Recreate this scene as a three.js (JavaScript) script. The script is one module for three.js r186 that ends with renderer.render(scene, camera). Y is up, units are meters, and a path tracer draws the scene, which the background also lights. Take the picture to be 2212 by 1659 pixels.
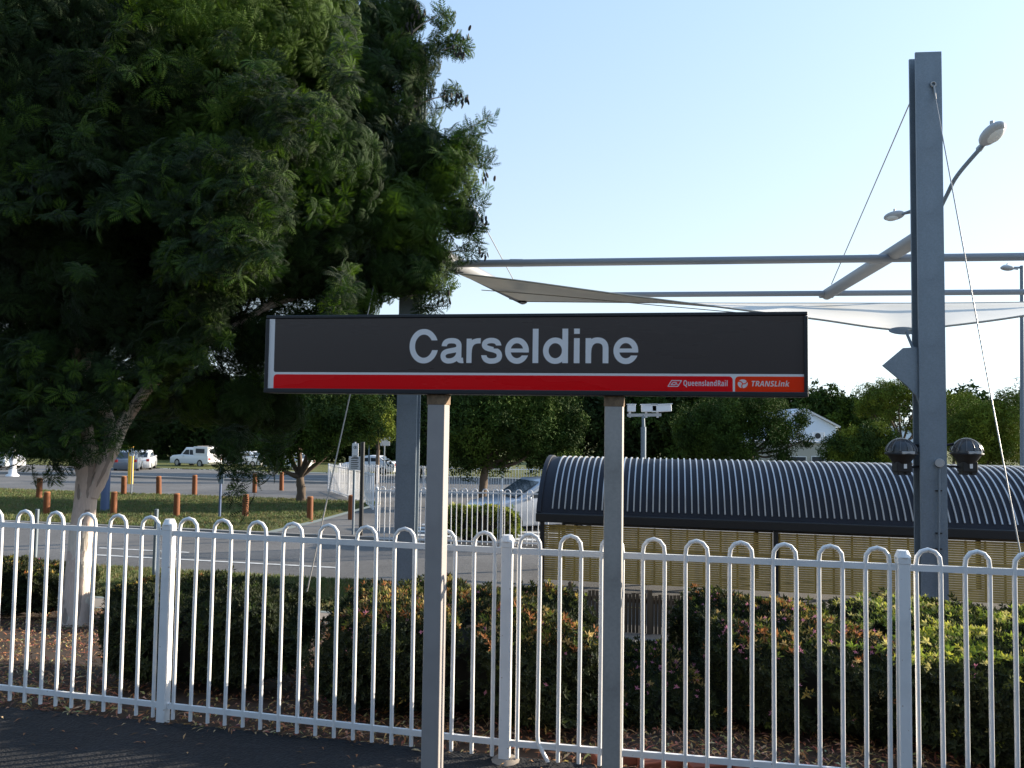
import * as THREE from 'three';
import { mergeGeometries, mergeVertices, toCreasedNormals } from 'three/addons/utils/BufferGeometryUtils.js';
import { RoundedBoxGeometry } from 'three/addons/geometries/RoundedBoxGeometry.js';

// ---------------------------------------------------------------- camera, sky, sun, exposure
const scene = new THREE.Scene();
const F = 1700, CX = 1106, CY = 829.5, EYE = 1.72;            // lens in units of a 2212 x 1659 picture
const camera = new THREE.PerspectiveCamera(2 * Math.atan(CY / F) * 180 / Math.PI, 4 / 3, 0.05, 3000);
camera.position.set(0, EYE, 0);
camera.rotation.order = 'YXZ';
camera.rotation.set(Math.atan(84 / F), 0, 0.0138);
camera.updateMatrixWorld(true);
const SUN_AZ = 20 * Math.PI / 180, SUN_EL = 14.5 * Math.PI / 180;   // azimuth: degrees beyond straight right, away from the camera
const SUN = new THREE.Vector3(Math.cos(SUN_AZ) * Math.cos(SUN_EL), Math.sin(SUN_EL), -Math.sin(SUN_AZ) * Math.cos(SUN_EL));
{
  const W = 512, H = 256, data = new Float32Array(W * H * 4), v = new THREE.Vector3();
  const sm = (a, b, x) => { const t = Math.min(1, Math.max(0, (x - a) / (b - a))); return t * t * (3 - 2 * t); };
  for (let r = 0; r < H; r++) for (let c = 0; c < W; c++) {
    const up = ((r + 0.5) / H - 0.5) * Math.PI, az = ((c + 0.5) / W - 0.5) * 2 * Math.PI;
    v.set(Math.cos(az) * Math.cos(up), Math.sin(up), Math.sin(az) * Math.cos(up));
    const e = Math.max(0, v.y), g = Math.acos(Math.min(1, Math.max(-1, v.dot(SUN))));
    const hz = Math.exp(-3.3 * e), glow = 0.6 * Math.exp(-g / 0.36) + 0.12 * Math.exp(-g / 0.9), turn = 0.58 + 0.42 * (0.5 + 0.5 * Math.cos(g));
    const cl = [0.16, 0.315, 0.59], ho = [0.68, 0.79, 0.79];
    const o = (r * W + c) * 4, dim = v.y < 0 ? 0.35 : 1;
    for (let k = 0; k < 3; k++) data[o + k] = 0.8 * dim * (turn * (cl[k] * (1 - hz) + ho[k] * hz) + [0.96, 0.98, 0.93][k] * glow);
    data[o + 3] = 1;
  }
  const sky = new THREE.DataTexture(data, W, H, THREE.RGBAFormat, THREE.FloatType);
  sky.mapping = THREE.EquirectangularReflectionMapping; sky.magFilter = THREE.LinearFilter; sky.needsUpdate = true;
  scene.background = sky; scene.environment = sky;
}
const sun = new THREE.DirectionalLight(new THREE.Color(1, 0.88, 0.71), 5);
sun.name = 'sun'; sun.position.copy(SUN).multiplyScalar(60); sun.castShadow = true; sun.shadow.radius = 1;
sun.shadow.mapSize.set(4096, 4096);
Object.assign(sun.shadow.camera, { left: -50, right: 50, top: 40, bottom: -40, near: 1, far: 200 });
scene.add(sun, sun.target);
const renderer = new THREE.WebGLRenderer({ antialias: true });
renderer.toneMapping = THREE.LinearToneMapping; renderer.toneMappingExposure = 2.2;
renderer.shadowMap.enabled = true;

// ---------------------------------------------------------------- helpers
let seed = 7;
function rnd() { seed = (seed + 0x6d2b79f5) | 0; let t = Math.imul(seed ^ (seed >>> 15), 1 | seed); t = (t + Math.imul(t ^ (t >>> 7), 61 | t)) ^ t; return ((t ^ (t >>> 14)) >>> 0) / 4294967296; }
const rr = (a, b) => a + (b - a) * rnd();
const V = (x, y, z) => new THREE.Vector3(x, y, z);
// a measured picture position at forward distance d -> metres
function P(px, py, d) {
  const v = V((px - CX) / F, -(py - CY) / F, -1).applyQuaternion(camera.quaternion);
  return v.multiplyScalar(d / -v.z).add(camera.position);
}
const counts = {};
function numbered(n) { const k = counts[n] = (counts[n] ?? -1) + 1; return k ? n + '_' + String(k).padStart(3, '0') : n; }
function tag(o, label, category, group, kind) {
  o.userData.label = label; o.userData.category = category;
  if (group) o.userData.group = group; if (kind) o.userData.kind = kind; return o;
}
function thing(name, label, category, pos = [0, 0, 0], turn = 0, group) {
  const o = new THREE.Group(); o.name = numbered(name); o.position.set(...pos); o.rotation.y = turn; scene.add(o);
  return tag(o, label, category, group);
}
function part(name, geo, mat, parent, label) {
  const m = new THREE.Mesh(Array.isArray(geo) ? merge(geo) : geo, mat); m.name = name; m.castShadow = m.receiveShadow = true;
  (parent ?? scene).add(m); if (label) m.userData.label = label; return m;
}
function struct(name, geo, mat) { const m = part(numbered(name), geo, mat); m.userData.kind = 'structure'; return m; }
function merge(gs) { return mergeGeometries(gs.map((g) => { const h = g.index ? g.toNonIndexed() : g; for (const k of Object.keys(h.attributes)) if (!['position', 'normal', 'uv'].includes(k)) h.deleteAttribute(k); return h; })); }
function wuv(g, s = 1) {                                        // uv in metres from the main direction of each face
  g = g.index ? g.toNonIndexed() : g; const p = g.attributes.position, uv = new Float32Array(p.count * 2), a = V(), b = V(), c = V(), n = V();
  for (let i = 0; i < p.count; i += 3) {
    a.fromBufferAttribute(p, i); b.fromBufferAttribute(p, i + 1); c.fromBufferAttribute(p, i + 2); n.subVectors(b, a).cross(c.clone().sub(a));
    const ax = Math.abs(n.x), ay = Math.abs(n.y), az = Math.abs(n.z);
    [a, b, c].forEach((q, k) => { const [u, w] = ay >= ax && ay >= az ? [q.x, q.z] : ax >= az ? [q.z, q.y] : [q.x, q.y]; uv[(i + k) * 2] = u * s; uv[(i + k) * 2 + 1] = w * s; });
  }
  g.setAttribute('uv', new THREE.BufferAttribute(uv, 2)); return g;
}
function box(w, h, d, x = 0, y = 0, z = 0, r = 0) {
  const g = r ? new RoundedBoxGeometry(w, h, d, 2, r) : new THREE.BoxGeometry(w, h, d);
  g.translate(x, y, z); return wuv(g);
}
function bar(a, b, r0, r1 = r0, seg = 12, caps = true) {
  const d = b.clone().sub(a), g = new THREE.CylinderGeometry(r1, r0, d.length(), seg, 1, !caps);
  g.applyQuaternion(new THREE.Quaternion().setFromUnitVectors(V(0, 1, 0), d.clone().normalize())); g.translate((a.x + b.x) / 2, (a.y + b.y) / 2, (a.z + b.z) / 2);
  return g;
}
function beamBox(a, b, w, h) {                                   // square section from a to b
  const d = b.clone().sub(a), g = new THREE.BoxGeometry(w, h, d.length());
  const m = new THREE.Matrix4().lookAt(a, b, V(0, 1, 0)); g.applyMatrix4(m); g.translate((a.x + b.x) / 2, (a.y + b.y) / 2, (a.z + b.z) / 2);
  return wuv(g);
}
function limb(pts, radii, seg = 9, rough = 0.08) {               // tapered, slightly lumpy tube
  const c = new THREE.CatmullRomCurve3(pts), N = Math.max(6, pts.length * 5), fr = c.computeFrenetFrames(N), pos = [], nor = [], uv = [], idx = []; let len = 0, last = null;
  for (let i = 0; i <= N; i++) {
    const t = i / N, p = c.getPoint(t), k = t * (radii.length - 1), k0 = Math.min(radii.length - 2, Math.floor(k)), r = radii[k0] + (radii[k0 + 1] - radii[k0]) * (k - k0);
    if (last) len += p.distanceTo(last); last = p;
    for (let j = 0; j <= seg; j++) {
      const a = j / seg * Math.PI * 2, q = r * (1 + rough * Math.sin(j % seg * 2.1 + i * 0.9) + rough * 0.6 * Math.sin(i * 2.3 + j % seg));
      const n = fr.normals[i].clone().multiplyScalar(Math.cos(a)).addScaledVector(fr.binormals[i], Math.sin(a));
      pos.push(p.x + n.x * q, p.y + n.y * q, p.z + n.z * q); nor.push(n.x, n.y, n.z); uv.push(j / seg, len);
      if (i < N && j < seg) { const o = i * (seg + 1) + j; idx.push(o, o + 1, o + seg + 1, o + 1, o + seg + 2, o + seg + 1); }
    }
  }
  const g = new THREE.BufferGeometry(); g.setAttribute('position', new THREE.Float32BufferAttribute(pos, 3)); g.setAttribute('normal', new THREE.Float32BufferAttribute(nor, 3)); g.setAttribute('uv', new THREE.Float32BufferAttribute(uv, 2)); g.setIndex(idx); return g;
}
function extrude(points, depth, bevel = 0) {
  const s = new THREE.Shape(points.map(([x, y]) => new THREE.Vector2(x, y)));
  const g = new THREE.ExtrudeGeometry(s, { depth, bevelEnabled: bevel > 0, bevelSize: bevel, bevelThickness: bevel, bevelSegments: 2, steps: 1, curveSegments: 8 });
  g.translate(0, 0, -depth / 2); return g;
}
// tileable noise
function lattice(n, s) { let q = s; const f = () => { q = (q * 1664525 + 1013904223) >>> 0; return q / 4294967296; }; return Float32Array.from({ length: n * n }, f); }
const LAT = lattice(256, 11);
function vnoise(x, y, p) {
  const xi = Math.floor(x), yi = Math.floor(y), fx = x - xi, fy = y - yi, u = fx * fx * (3 - 2 * fx), w = fy * fy * (3 - 2 * fy), at = (a, b) => LAT[(((b % p) + p) % p) * 256 + (((a % p) + p) % p)];
  return (at(xi, yi) * (1 - u) + at(xi + 1, yi) * u) * (1 - w) + (at(xi, yi + 1) * (1 - u) + at(xi + 1, yi + 1) * u) * w;
}
function fbm(x, y, p, oct = 4) { let s = 0, a = 0.5, t = 0; for (let i = 0; i < oct && p <= 256; i++) { s += a * vnoise(x * p, y * p, p); t += a; a *= 0.55; p *= 2; } return s / t; }
function tex(n, fn, metres = 1, srgb = false) {
  const d = new Uint8Array(n * n * 4);
  for (let y = 0; y < n; y++) for (let x = 0; x < n; x++) { const c = fn(x / n, y / n), o = (y * n + x) * 4; for (let k = 0; k < 3; k++) d[o + k] = Math.max(0, Math.min(255, Math.round(255 * (c.length ? c[k] : c)))); d[o + 3] = 255; }
  const t = new THREE.DataTexture(d, n, n); t.wrapS = t.wrapT = THREE.RepeatWrapping; t.magFilter = THREE.LinearFilter; t.repeat.set(1 / metres, 1 / metres); t.needsUpdate = true; if (srgb) t.colorSpace = THREE.SRGBColorSpace; return t;
}
const mat = (r, g, b, rough = 0.7, more = {}) => new THREE.MeshStandardMaterial({ color: new THREE.Color().setRGB(r, g, b), roughness: rough, side: THREE.DoubleSide, ...more });
const phys = (r, g, b, rough, more = {}) => new THREE.MeshPhysicalMaterial({ color: new THREE.Color().setRGB(r, g, b), roughness: rough, side: THREE.DoubleSide, ...more });

// ---------------------------------------------------------------- materials
const speck = tex(512, (u, v) => { const a = fbm(u, v, 128, 2), b = fbm(u + 0.3, v, 4, 5), c = fbm(u, v + 0.6, 16, 3); return Math.pow(a, 1.3) * 0.75 + 0.55 * b + 0.25 * c - 0.15; }, 1.6);
const speckBump = tex(512, (u, v) => fbm(u, v, 128, 2), 1.2);
const blotch = tex(256, (u, v) => 0.5 + 0.75 * fbm(u, v, 5, 5), 7);
const M = {
  platform: mat(0.022, 0.022, 0.025, 0.9, { map: speck, bumpMap: speckBump, bumpScale: 0.006 }),
  road: mat(0.165, 0.155, 0.145, 0.88, { map: tex(512, (u, v) => { const a = fbm(u, v, 128, 2), b = fbm(u, v + 0.2, 3, 5); return 0.35 + 0.35 * a + 0.5 * b; }, 5), bumpMap: speckBump, bumpScale: 0.004 }),
  path: mat(0.27, 0.23, 0.19, 0.9, { map: blotch }),
  kerb: mat(0.30, 0.28, 0.26, 0.9, { map: blotch }),
  soil: mat(0.055, 0.032, 0.02, 1, { map: blotch }),
  grass: mat(0.13, 0.135, 0.022, 1, { map: tex(512, (u, v) => { const a = fbm(u, v, 64, 3), b = fbm(u, v, 4, 4); return [0.35 + 0.55 * b + 0.5 * (a - 0.3), 0.45 + 0.4 * b + 0.5 * (a - 0.3), 0.5 * a + 0.3]; }, 3), bumpMap: speckBump, bumpScale: 0.03 }),
  blade: phys(1, 1, 1, 0.8, { transmission: 0.3, thickness: 0 }),
  white: phys(0.93, 0.905, 0.875, 0.38, { map: tex(512, (u, v) => { const g = 0.86 + 0.2 * fbm(u, v, 8, 4), k = fbm(u + 0.3, v + 0.1, 32, 3); return k > 0.83 ? [0.62, 0.54, 0.46] : [g, g, g]; }, 0.8), clearcoat: 0.15, clearcoatRoughness: 0.3 }),
  whiteFar: mat(0.78, 0.78, 0.80, 0.5),
  galv: mat(0.21, 0.255, 0.30, 0.55, { metalness: 0.2, map: tex(512, (u, v) => { const a = fbm(u, v, 64, 2), b = fbm(u, v, 5, 4); return 0.68 + 0.2 * b + 0.22 * a; }, 0.7), bumpMap: speckBump, bumpScale: 0.0004 }),
  pipe: mat(0.23, 0.245, 0.27, 0.5, { metalness: 0.25 }),
  arm: mat(0.23, 0.235, 0.245, 0.5, { metalness: 0.1 }),
  postTaupe: mat(0.38, 0.345, 0.325, 0.5, { map: tex(256, (u, v) => 0.85 + 0.18 * fbm(u, v, 6, 4), 0.6) }),
  postGrey: mat(0.46, 0.425, 0.385, 0.5, { map: tex(256, (u, v) => { const a = fbm(u, v, 4, 5), b = fbm(u, v, 64, 2); return 0.65 + 0.3 * a + 0.15 * b; }, 0.5), metalness: 0.15 }),
  rust: mat(0.25, 0.16, 0.09, 0.8, { map: tex(128, (u, v) => 0.4 + 0.9 * fbm(u, v, 8, 3), 0.12) }),
  frameDark: mat(0.018, 0.019, 0.022, 0.42),
  black: mat(0.012, 0.012, 0.014, 0.6),
  cable: mat(0.35, 0.34, 0.33, 0.4, { metalness: 0.5 }),
  sail: phys(0.62, 0.58, 0.50, 0.9, { transmission: 0.25, thickness: 0, map: tex(256, (u, v) => 0.84 + 0.25 * fbm(u, v, 6, 5), 2.2) }),
  roof: mat(0.016, 0.020, 0.034, 0.75, { map: tex(256, (u, v) => 0.7 + 0.5 * fbm(u, v, 6, 4), 1.2) }),
  rib: mat(0.55, 0.56, 0.58, 0.28, { metalness: 0.3 }),
  slat: mat(0.52, 0.335, 0.085, 0.7, { map: tex(128, (u, v) => 0.7 + 0.5 * fbm(u, v, 8, 3), 0.7) }),
  lampGrey: mat(0.42, 0.42, 0.42, 0.45),
  lampGlass: phys(0.75, 0.74, 0.70, 0.25, {}),
  poleBlue: mat(0.09, 0.13, 0.24, 0.5),
  orange: mat(0.19, 0.056, 0.011, 0.7, { map: tex(128, (u, v) => 0.6 + 0.6 * fbm(u, v * 0.2, 8, 4), 0.5) }),
  yellow: mat(0.75, 0.45, 0.04, 0.6),
  yellowLine: mat(0.60, 0.44, 0.10, 0.8, { map: blotch }),
  whiteLine: mat(0.62, 0.61, 0.58, 0.8, { map: tex(128, (u, v) => 0.55 + 0.65 * fbm(u, v, 8, 3), 0.8) }),
  brick: mat(0.22, 0.06, 0.035, 0.9, { map: blotch }),
  paling: mat(0.11, 0.075, 0.045, 0.9, { map: blotch }),
  wallBlue: mat(0.60, 0.70, 0.86, 0.8), wallCream: mat(0.42, 0.40, 0.36, 0.85), roofWhite: mat(0.55, 0.56, 0.60, 0.5),
  windowDark: mat(0.03, 0.04, 0.05, 0.08), tyre: mat(0.015, 0.015, 0.015, 0.85), rim: mat(0.45, 0.45, 0.46, 0.3, { metalness: 0.7 }),
  red: mat(0.45, 0.02, 0.015, 0.3), chrome: mat(0.6, 0.6, 0.62, 0.15, { metalness: 0.9 }),
  barkDark: mat(0.13, 0.095, 0.07, 0.95, { map: blotch }),
};
const barkTex = tex(512, (u, v) => {
  const a = fbm(u, v, 4, 5), b = fbm(u + 0.4, v * 0.5, 8, 4), c = fbm(u * 2, v, 32, 2), st = a > 0.56 ? 1 : 0, dark = b > 0.66 ? 0.55 : 1;
  return [(0.74 + 0.10 * st + 0.15 * c) * dark, (0.66 + 0.14 * st + 0.15 * c) * dark * (0.95 + 0.05 * st), (0.57 + 0.16 * st + 0.14 * c) * dark];
}, 1); barkTex.repeat.set(1, 0.8);
M.bark = mat(0.80, 0.75, 0.70, 0.85, { map: barkTex, bumpMap: barkTex, bumpScale: 0.012 });
const leafMat = (r, g, b, t = 0.3) => t ? phys(r, g, b, 0.9, { transmission: t, thickness: 0, specularIntensity: 0.45 }) : phys(r, g, b, 0.75, { specularIntensity: 0.25 });

// ---------------------------------------------------------------- ground.  s = distance measured square to the fence
const SL = 0.2, PROF = [[-30, 0], [4.25, 0], [5, -0.09], [7.1, -0.36], [9.1, -0.62], [11, -0.9], [13.9, -1.18], [18.6, -1.2], [22.4, -1.33], [29.4, -1.48], [36, -1.62], [64, -2.7], [110, -4.2], [260, -5.5], [900, -8]];
function gy(s) { for (let i = 1; i < PROF.length; i++) if (s <= PROF[i][0]) { const [a, p] = PROF[i - 1], [b, q] = PROF[i]; return p + (q - p) * (s - a) / (b - a); } return -8; }
const groundY = (x, z) => gy(-z + SL * x);
const onGround = (x, s, up = 0) => V(x, gy(s) + up, -(s - SL * x));
function G(px, py, up = 0) { let d = 3; for (; d < 300; d *= 1.004) { const p = P(px, py, d); if (p.y <= groundY(p.x, p.z) + up) break; } return P(px, py, d); }   // where a measured foot stands
function sheet(s0, s1, x0, x1, up = 0, ns = 8, nx = 8, skew = 0) {
  const pos = [], uv = [], idx = [];
  const ss = [...new Set([...Array.from({ length: ns + 1 }, (_, i) => s0 + (s1 - s0) * i / ns), ...PROF.map((p) => p[0]).filter((s) => s > s0 && s < s1)])].sort((a, b) => a - b);
  ss.forEach((s, i) => { for (let j = 0; j <= nx; j++) { const x = x0 + (x1 - x0) * j / nx + skew * (s - s0), p = onGround(x, s, up); pos.push(p.x, p.y, p.z); uv.push(p.x, p.z); if (i && j) { const o = i * (nx + 1) + j, q = o - nx - 1; idx.push(q - 1, q, o - 1, q, o, o - 1); } } });
  const g = new THREE.BufferGeometry(); g.setAttribute('position', new THREE.Float32BufferAttribute(pos, 3)); g.setAttribute('uv', new THREE.Float32BufferAttribute(uv, 2)); g.setIndex(idx); g.computeVertexNormals(); return g;
}
struct('platform', sheet(-12, 4.16, -14, 14, 0), M.platform);
struct('mulch_bed', sheet(4.16, 8.7, -16, 16, -0.03, 10, 10), M.soil);
struct('footpath', sheet(8.7, 9.7, -16, -1.5, -0.02, 2, 8), M.path);
struct('grass_verge', sheet(9.7, 13.9, -40, -1.5, 0, 8, 8), M.grass);
struct('forecourt', sheet(8.7, 13.9, -1.5, 40, -0.01, 6, 8), M.road);
struct('road', sheet(13.9, 18.6, -60, 60, -0.02, 4, 8), M.road);
struct('lawn', sheet(18.75, 29.4, -40, -6.2, 0.09, 8, 8, 0.12), M.grass);
struct('pavement', sheet(18.75, 36, -6.2, 60, 0.02, 8, 8, 0.12), M.road);
struct('side_ground', sheet(18.75, 29.4, -90, -40, 0.0, 8, 4, 0.12), M.road);
struct('car_park', sheet(29.4, 62, -120, 120, -0.005, 8, 8), M.road);
struct('far_grass', sheet(62, 110, -220, 220, 0.06, 4, 8), M.grass);
struct('ground', sheet(110, 900, -900, 900, 0, 6, 8), M.grass);
{
  const k = [];
  for (const [s, x0, x1, h, dp] of [[13.93, -40, -1.5, 0.0, 0.14], [18.68, -40, 40, 0.1, 0.15], [29.4, -40, -5, 0.1, 0.14], [43, -40, -9, 0.12, 0.3]]) {
    const n = 20; for (let i = 0; i < n; i++) { const a = onGround(x0 + (x1 - x0) * i / n, s, h - 0.07), b = onGround(x0 + (x1 - x0) * (i + 1) / n, s, h - 0.07); k.push(beamBox(a, b, dp, 0.15)); }
  }
  struct('kerb', merge(k), M.kerb);
  const wl = [], ln = (s0, s1, x0, x1, skew = 0) => sheet(s0, s1, x0, x1, -0.012, 1, 4, skew);
  wl.push(ln(15.05, 15.17, -9.2, -3.4), ln(15.9, 16.0, -9.2, -7.0));
  struct('road_marking', merge(wl), M.whiteLine);
  struct('parking_line', merge(Array.from({ length: 16 }, (_, i) => sheet(46, 51, -46 + i * 2.6, -45.88 + i * 2.6, 0.008, 2, 1, 0.5))), M.whiteLine);
  struct('zebra_marking', merge(Array.from({ length: 5 }, (_, i) => sheet(19.1 + i * 0.9, 19.5 + i * 0.9, -2.6, 1.4, 0.03, 1, 2))), M.whiteLine);
  struct('yellow_marking', merge([[1.45, 2.05], [2.3, 2.9], [4.5, 5.1], [7.0, 7.8]].map(([a, b]) => sheet(12.32, 12.42, a, b, 0.004, 1, 2))), M.yellowLine);
}

// ---------------------------------------------------------------- foliage shapes
function leafQuad(out, o, dir, side, len, w, bend = 0.15) {      // a pointed leaf: four triangles
  const up = dir.clone().cross(side).normalize(), m = o.clone().addScaledVector(dir, len * 0.45).addScaledVector(up, len * bend), t = o.clone().addScaledVector(dir, len), l = m.clone().addScaledVector(side, w / 2), r = m.clone().addScaledVector(side, -w / 2);
  l.addScaledVector(up, -w * 0.12); r.addScaledVector(up, -w * 0.12);
  for (const tri of [[o, m, l], [l, m, t], [o, r, m], [r, t, m]]) for (const p of tri) out.push(p.x, p.y, p.z);
}
function fromTris(a) { const g = new THREE.BufferGeometry(); g.setAttribute('position', new THREE.Float32BufferAttribute(a, 3)); g.computeVertexNormals(); return g; }
function pinnateSpray(n, len, pairs) {
  const out = [];
  for (let f = 0; f < n; f++) {
    const yaw = f / n * Math.PI * 2 + rr(-0.5, 0.5), h = V(Math.cos(yaw), 0, Math.sin(yaw)), side = V(-h.z, 0, h.x), L = len * rr(0.75, 1.15); let p = V(0, 0, 0), el = rr(0.1, 0.7);
    for (let i = 0; i < pairs; i++) {
      const dir = h.clone().multiplyScalar(Math.cos(el)).add(V(0, Math.sin(el), 0)); p = p.clone().addScaledVector(dir, L / pairs); el -= 1.15 / pairs;
      const ll = L * 0.24 * Math.sin((i + 1.2) / (pairs + 1.4) * Math.PI) + 0.012;
      for (const s of [-1, 1]) { const d2 = side.clone().multiplyScalar(s).addScaledVector(dir, 0.55).add(V(0, -0.35, 0)).normalize(); leafQuad(out, p, d2, dir, ll, ll * 0.34, 0.05); }
    }
  }
  return fromTris(out);
}
function leafClump(n, size, len, w) {
  const out = [];
  for (let i = 0; i < n; i++) {
    const o = V(rr(-1, 1), rr(-1, 1), rr(-1, 1)).multiplyScalar(size * 0.6), d = V(rr(-1, 1), rr(-0.9, 0.5), rr(-1, 1)).normalize(), s = d.clone().cross(V(rr(-1, 1), rr(-1, 1), rr(-1, 1))).normalize();
    leafQuad(out, o, d, s, len * rr(0.7, 1.2), w * rr(0.7, 1.2));
  }
  return fromTris(out);
}
function rosette(n, len, w) {
  const out = [];
  for (let i = 0; i < n; i++) { const a = i * 2.4 + rr(-0.5, 0.5), e = 0.1 + 1.25 * i / n, d = V(Math.cos(a) * Math.cos(e), Math.sin(e), Math.sin(a) * Math.cos(e)), s = V(-Math.sin(a), 0, Math.cos(a)); leafQuad(out, V(0, 0, 0), d, s, len * rr(0.8, 1.15), w, 0.1); }
  return fromTris(out);
}
const SPRAY = pinnateSpray(6, 0.17, 8), ROSETTE = rosette(7, 0.034, 0.013), CLUMP = leafClump(16, 0.5, 0.30, 0.14), CLUMP_FINE = leafClump(22, 0.45, 0.19, 0.07);
// copies of a geometry: spots are [position, outward direction, size, colour]
function scatter(name, geo, material, spots, parent, kind = 'stuff') {
  const im = new THREE.InstancedMesh(geo, material, spots.length), m = new THREE.Matrix4(), q = new THREE.Quaternion(), q2 = new THREE.Quaternion(), c = new THREE.Color(), Y = V(0, 1, 0);
  spots.forEach(([p, n, s, col], i) => { q.setFromUnitVectors(Y, n); q2.setFromAxisAngle(Y, rnd() * 6.283); m.compose(p, q.multiply(q2), Array.isArray(s) ? V(...s) : V(s, s, s)); im.setMatrixAt(i, m); im.setColorAt(i, c.setRGB(...col)); });
  im.name = name; im.castShadow = im.receiveShadow = true; if (kind) im.userData.kind = kind; (parent ?? scene).add(im); return im;
}
function inBall() { for (;;) { const v = V(rr(-1, 1), rr(-1, 1), rr(-1, 1)); if (v.lengthSq() < 1 && v.lengthSq() > 0.01) return v; } }
function crownSpots(blobs, n, size, colors, { fill = 0.35, flat = 1, droop = 0.2, local = V(0, 0, 0), rough = 0 } = {}) {
  const w = blobs.map((b) => b[3] ** 2.4 * (b[4] ?? 1)), total = w.reduce((a, b) => a + b), out = [];
  blobs.forEach(([x, y, z, r], i) => {
    const k = Math.round(n * w[i] / total), sub = Array.from({ length: Math.max(3, Math.round(r * r * 9)) }, () => { const v = inBall().normalize(); return [v, rr(0.82 - rough, 1.16 + rough), rr(0, 1)]; });
    for (let j = 0; j < k; j++) {
      const v = inBall(), u = v.clone().normalize(); let best = sub[0], bd = -2; for (const s of sub) { const d = s[0].dot(u); if (d > bd) { bd = d; best = s; } }
      const edge = best[1] * (0.8 + 0.28 * Math.max(0, (bd - 0.6) / 0.4)), rad = r * edge * Math.pow(rnd(), fill);
      const p = V(x + u.x * rad, y + u.y * rad * flat, z + u.z * rad).sub(local);
      const nrm = u.clone().add(V(rr(-0.5, 0.5), rr(-0.4, 0.6) - droop, rr(-0.5, 0.5))).normalize();
      const a = colors[Math.floor(best[2] * 0.999 * colors.length)], b = colors[Math.floor(rnd() * colors.length)], t = rnd() * 0.5, q = rr(0.75, 1.25);
      out.push([p, nrm, size * rr(0.7, 1.25), [0, 1, 2].map((c) => (a[c] * (1 - t) + b[c] * t) * q)]);
    }
  });
  return out;
}

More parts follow.
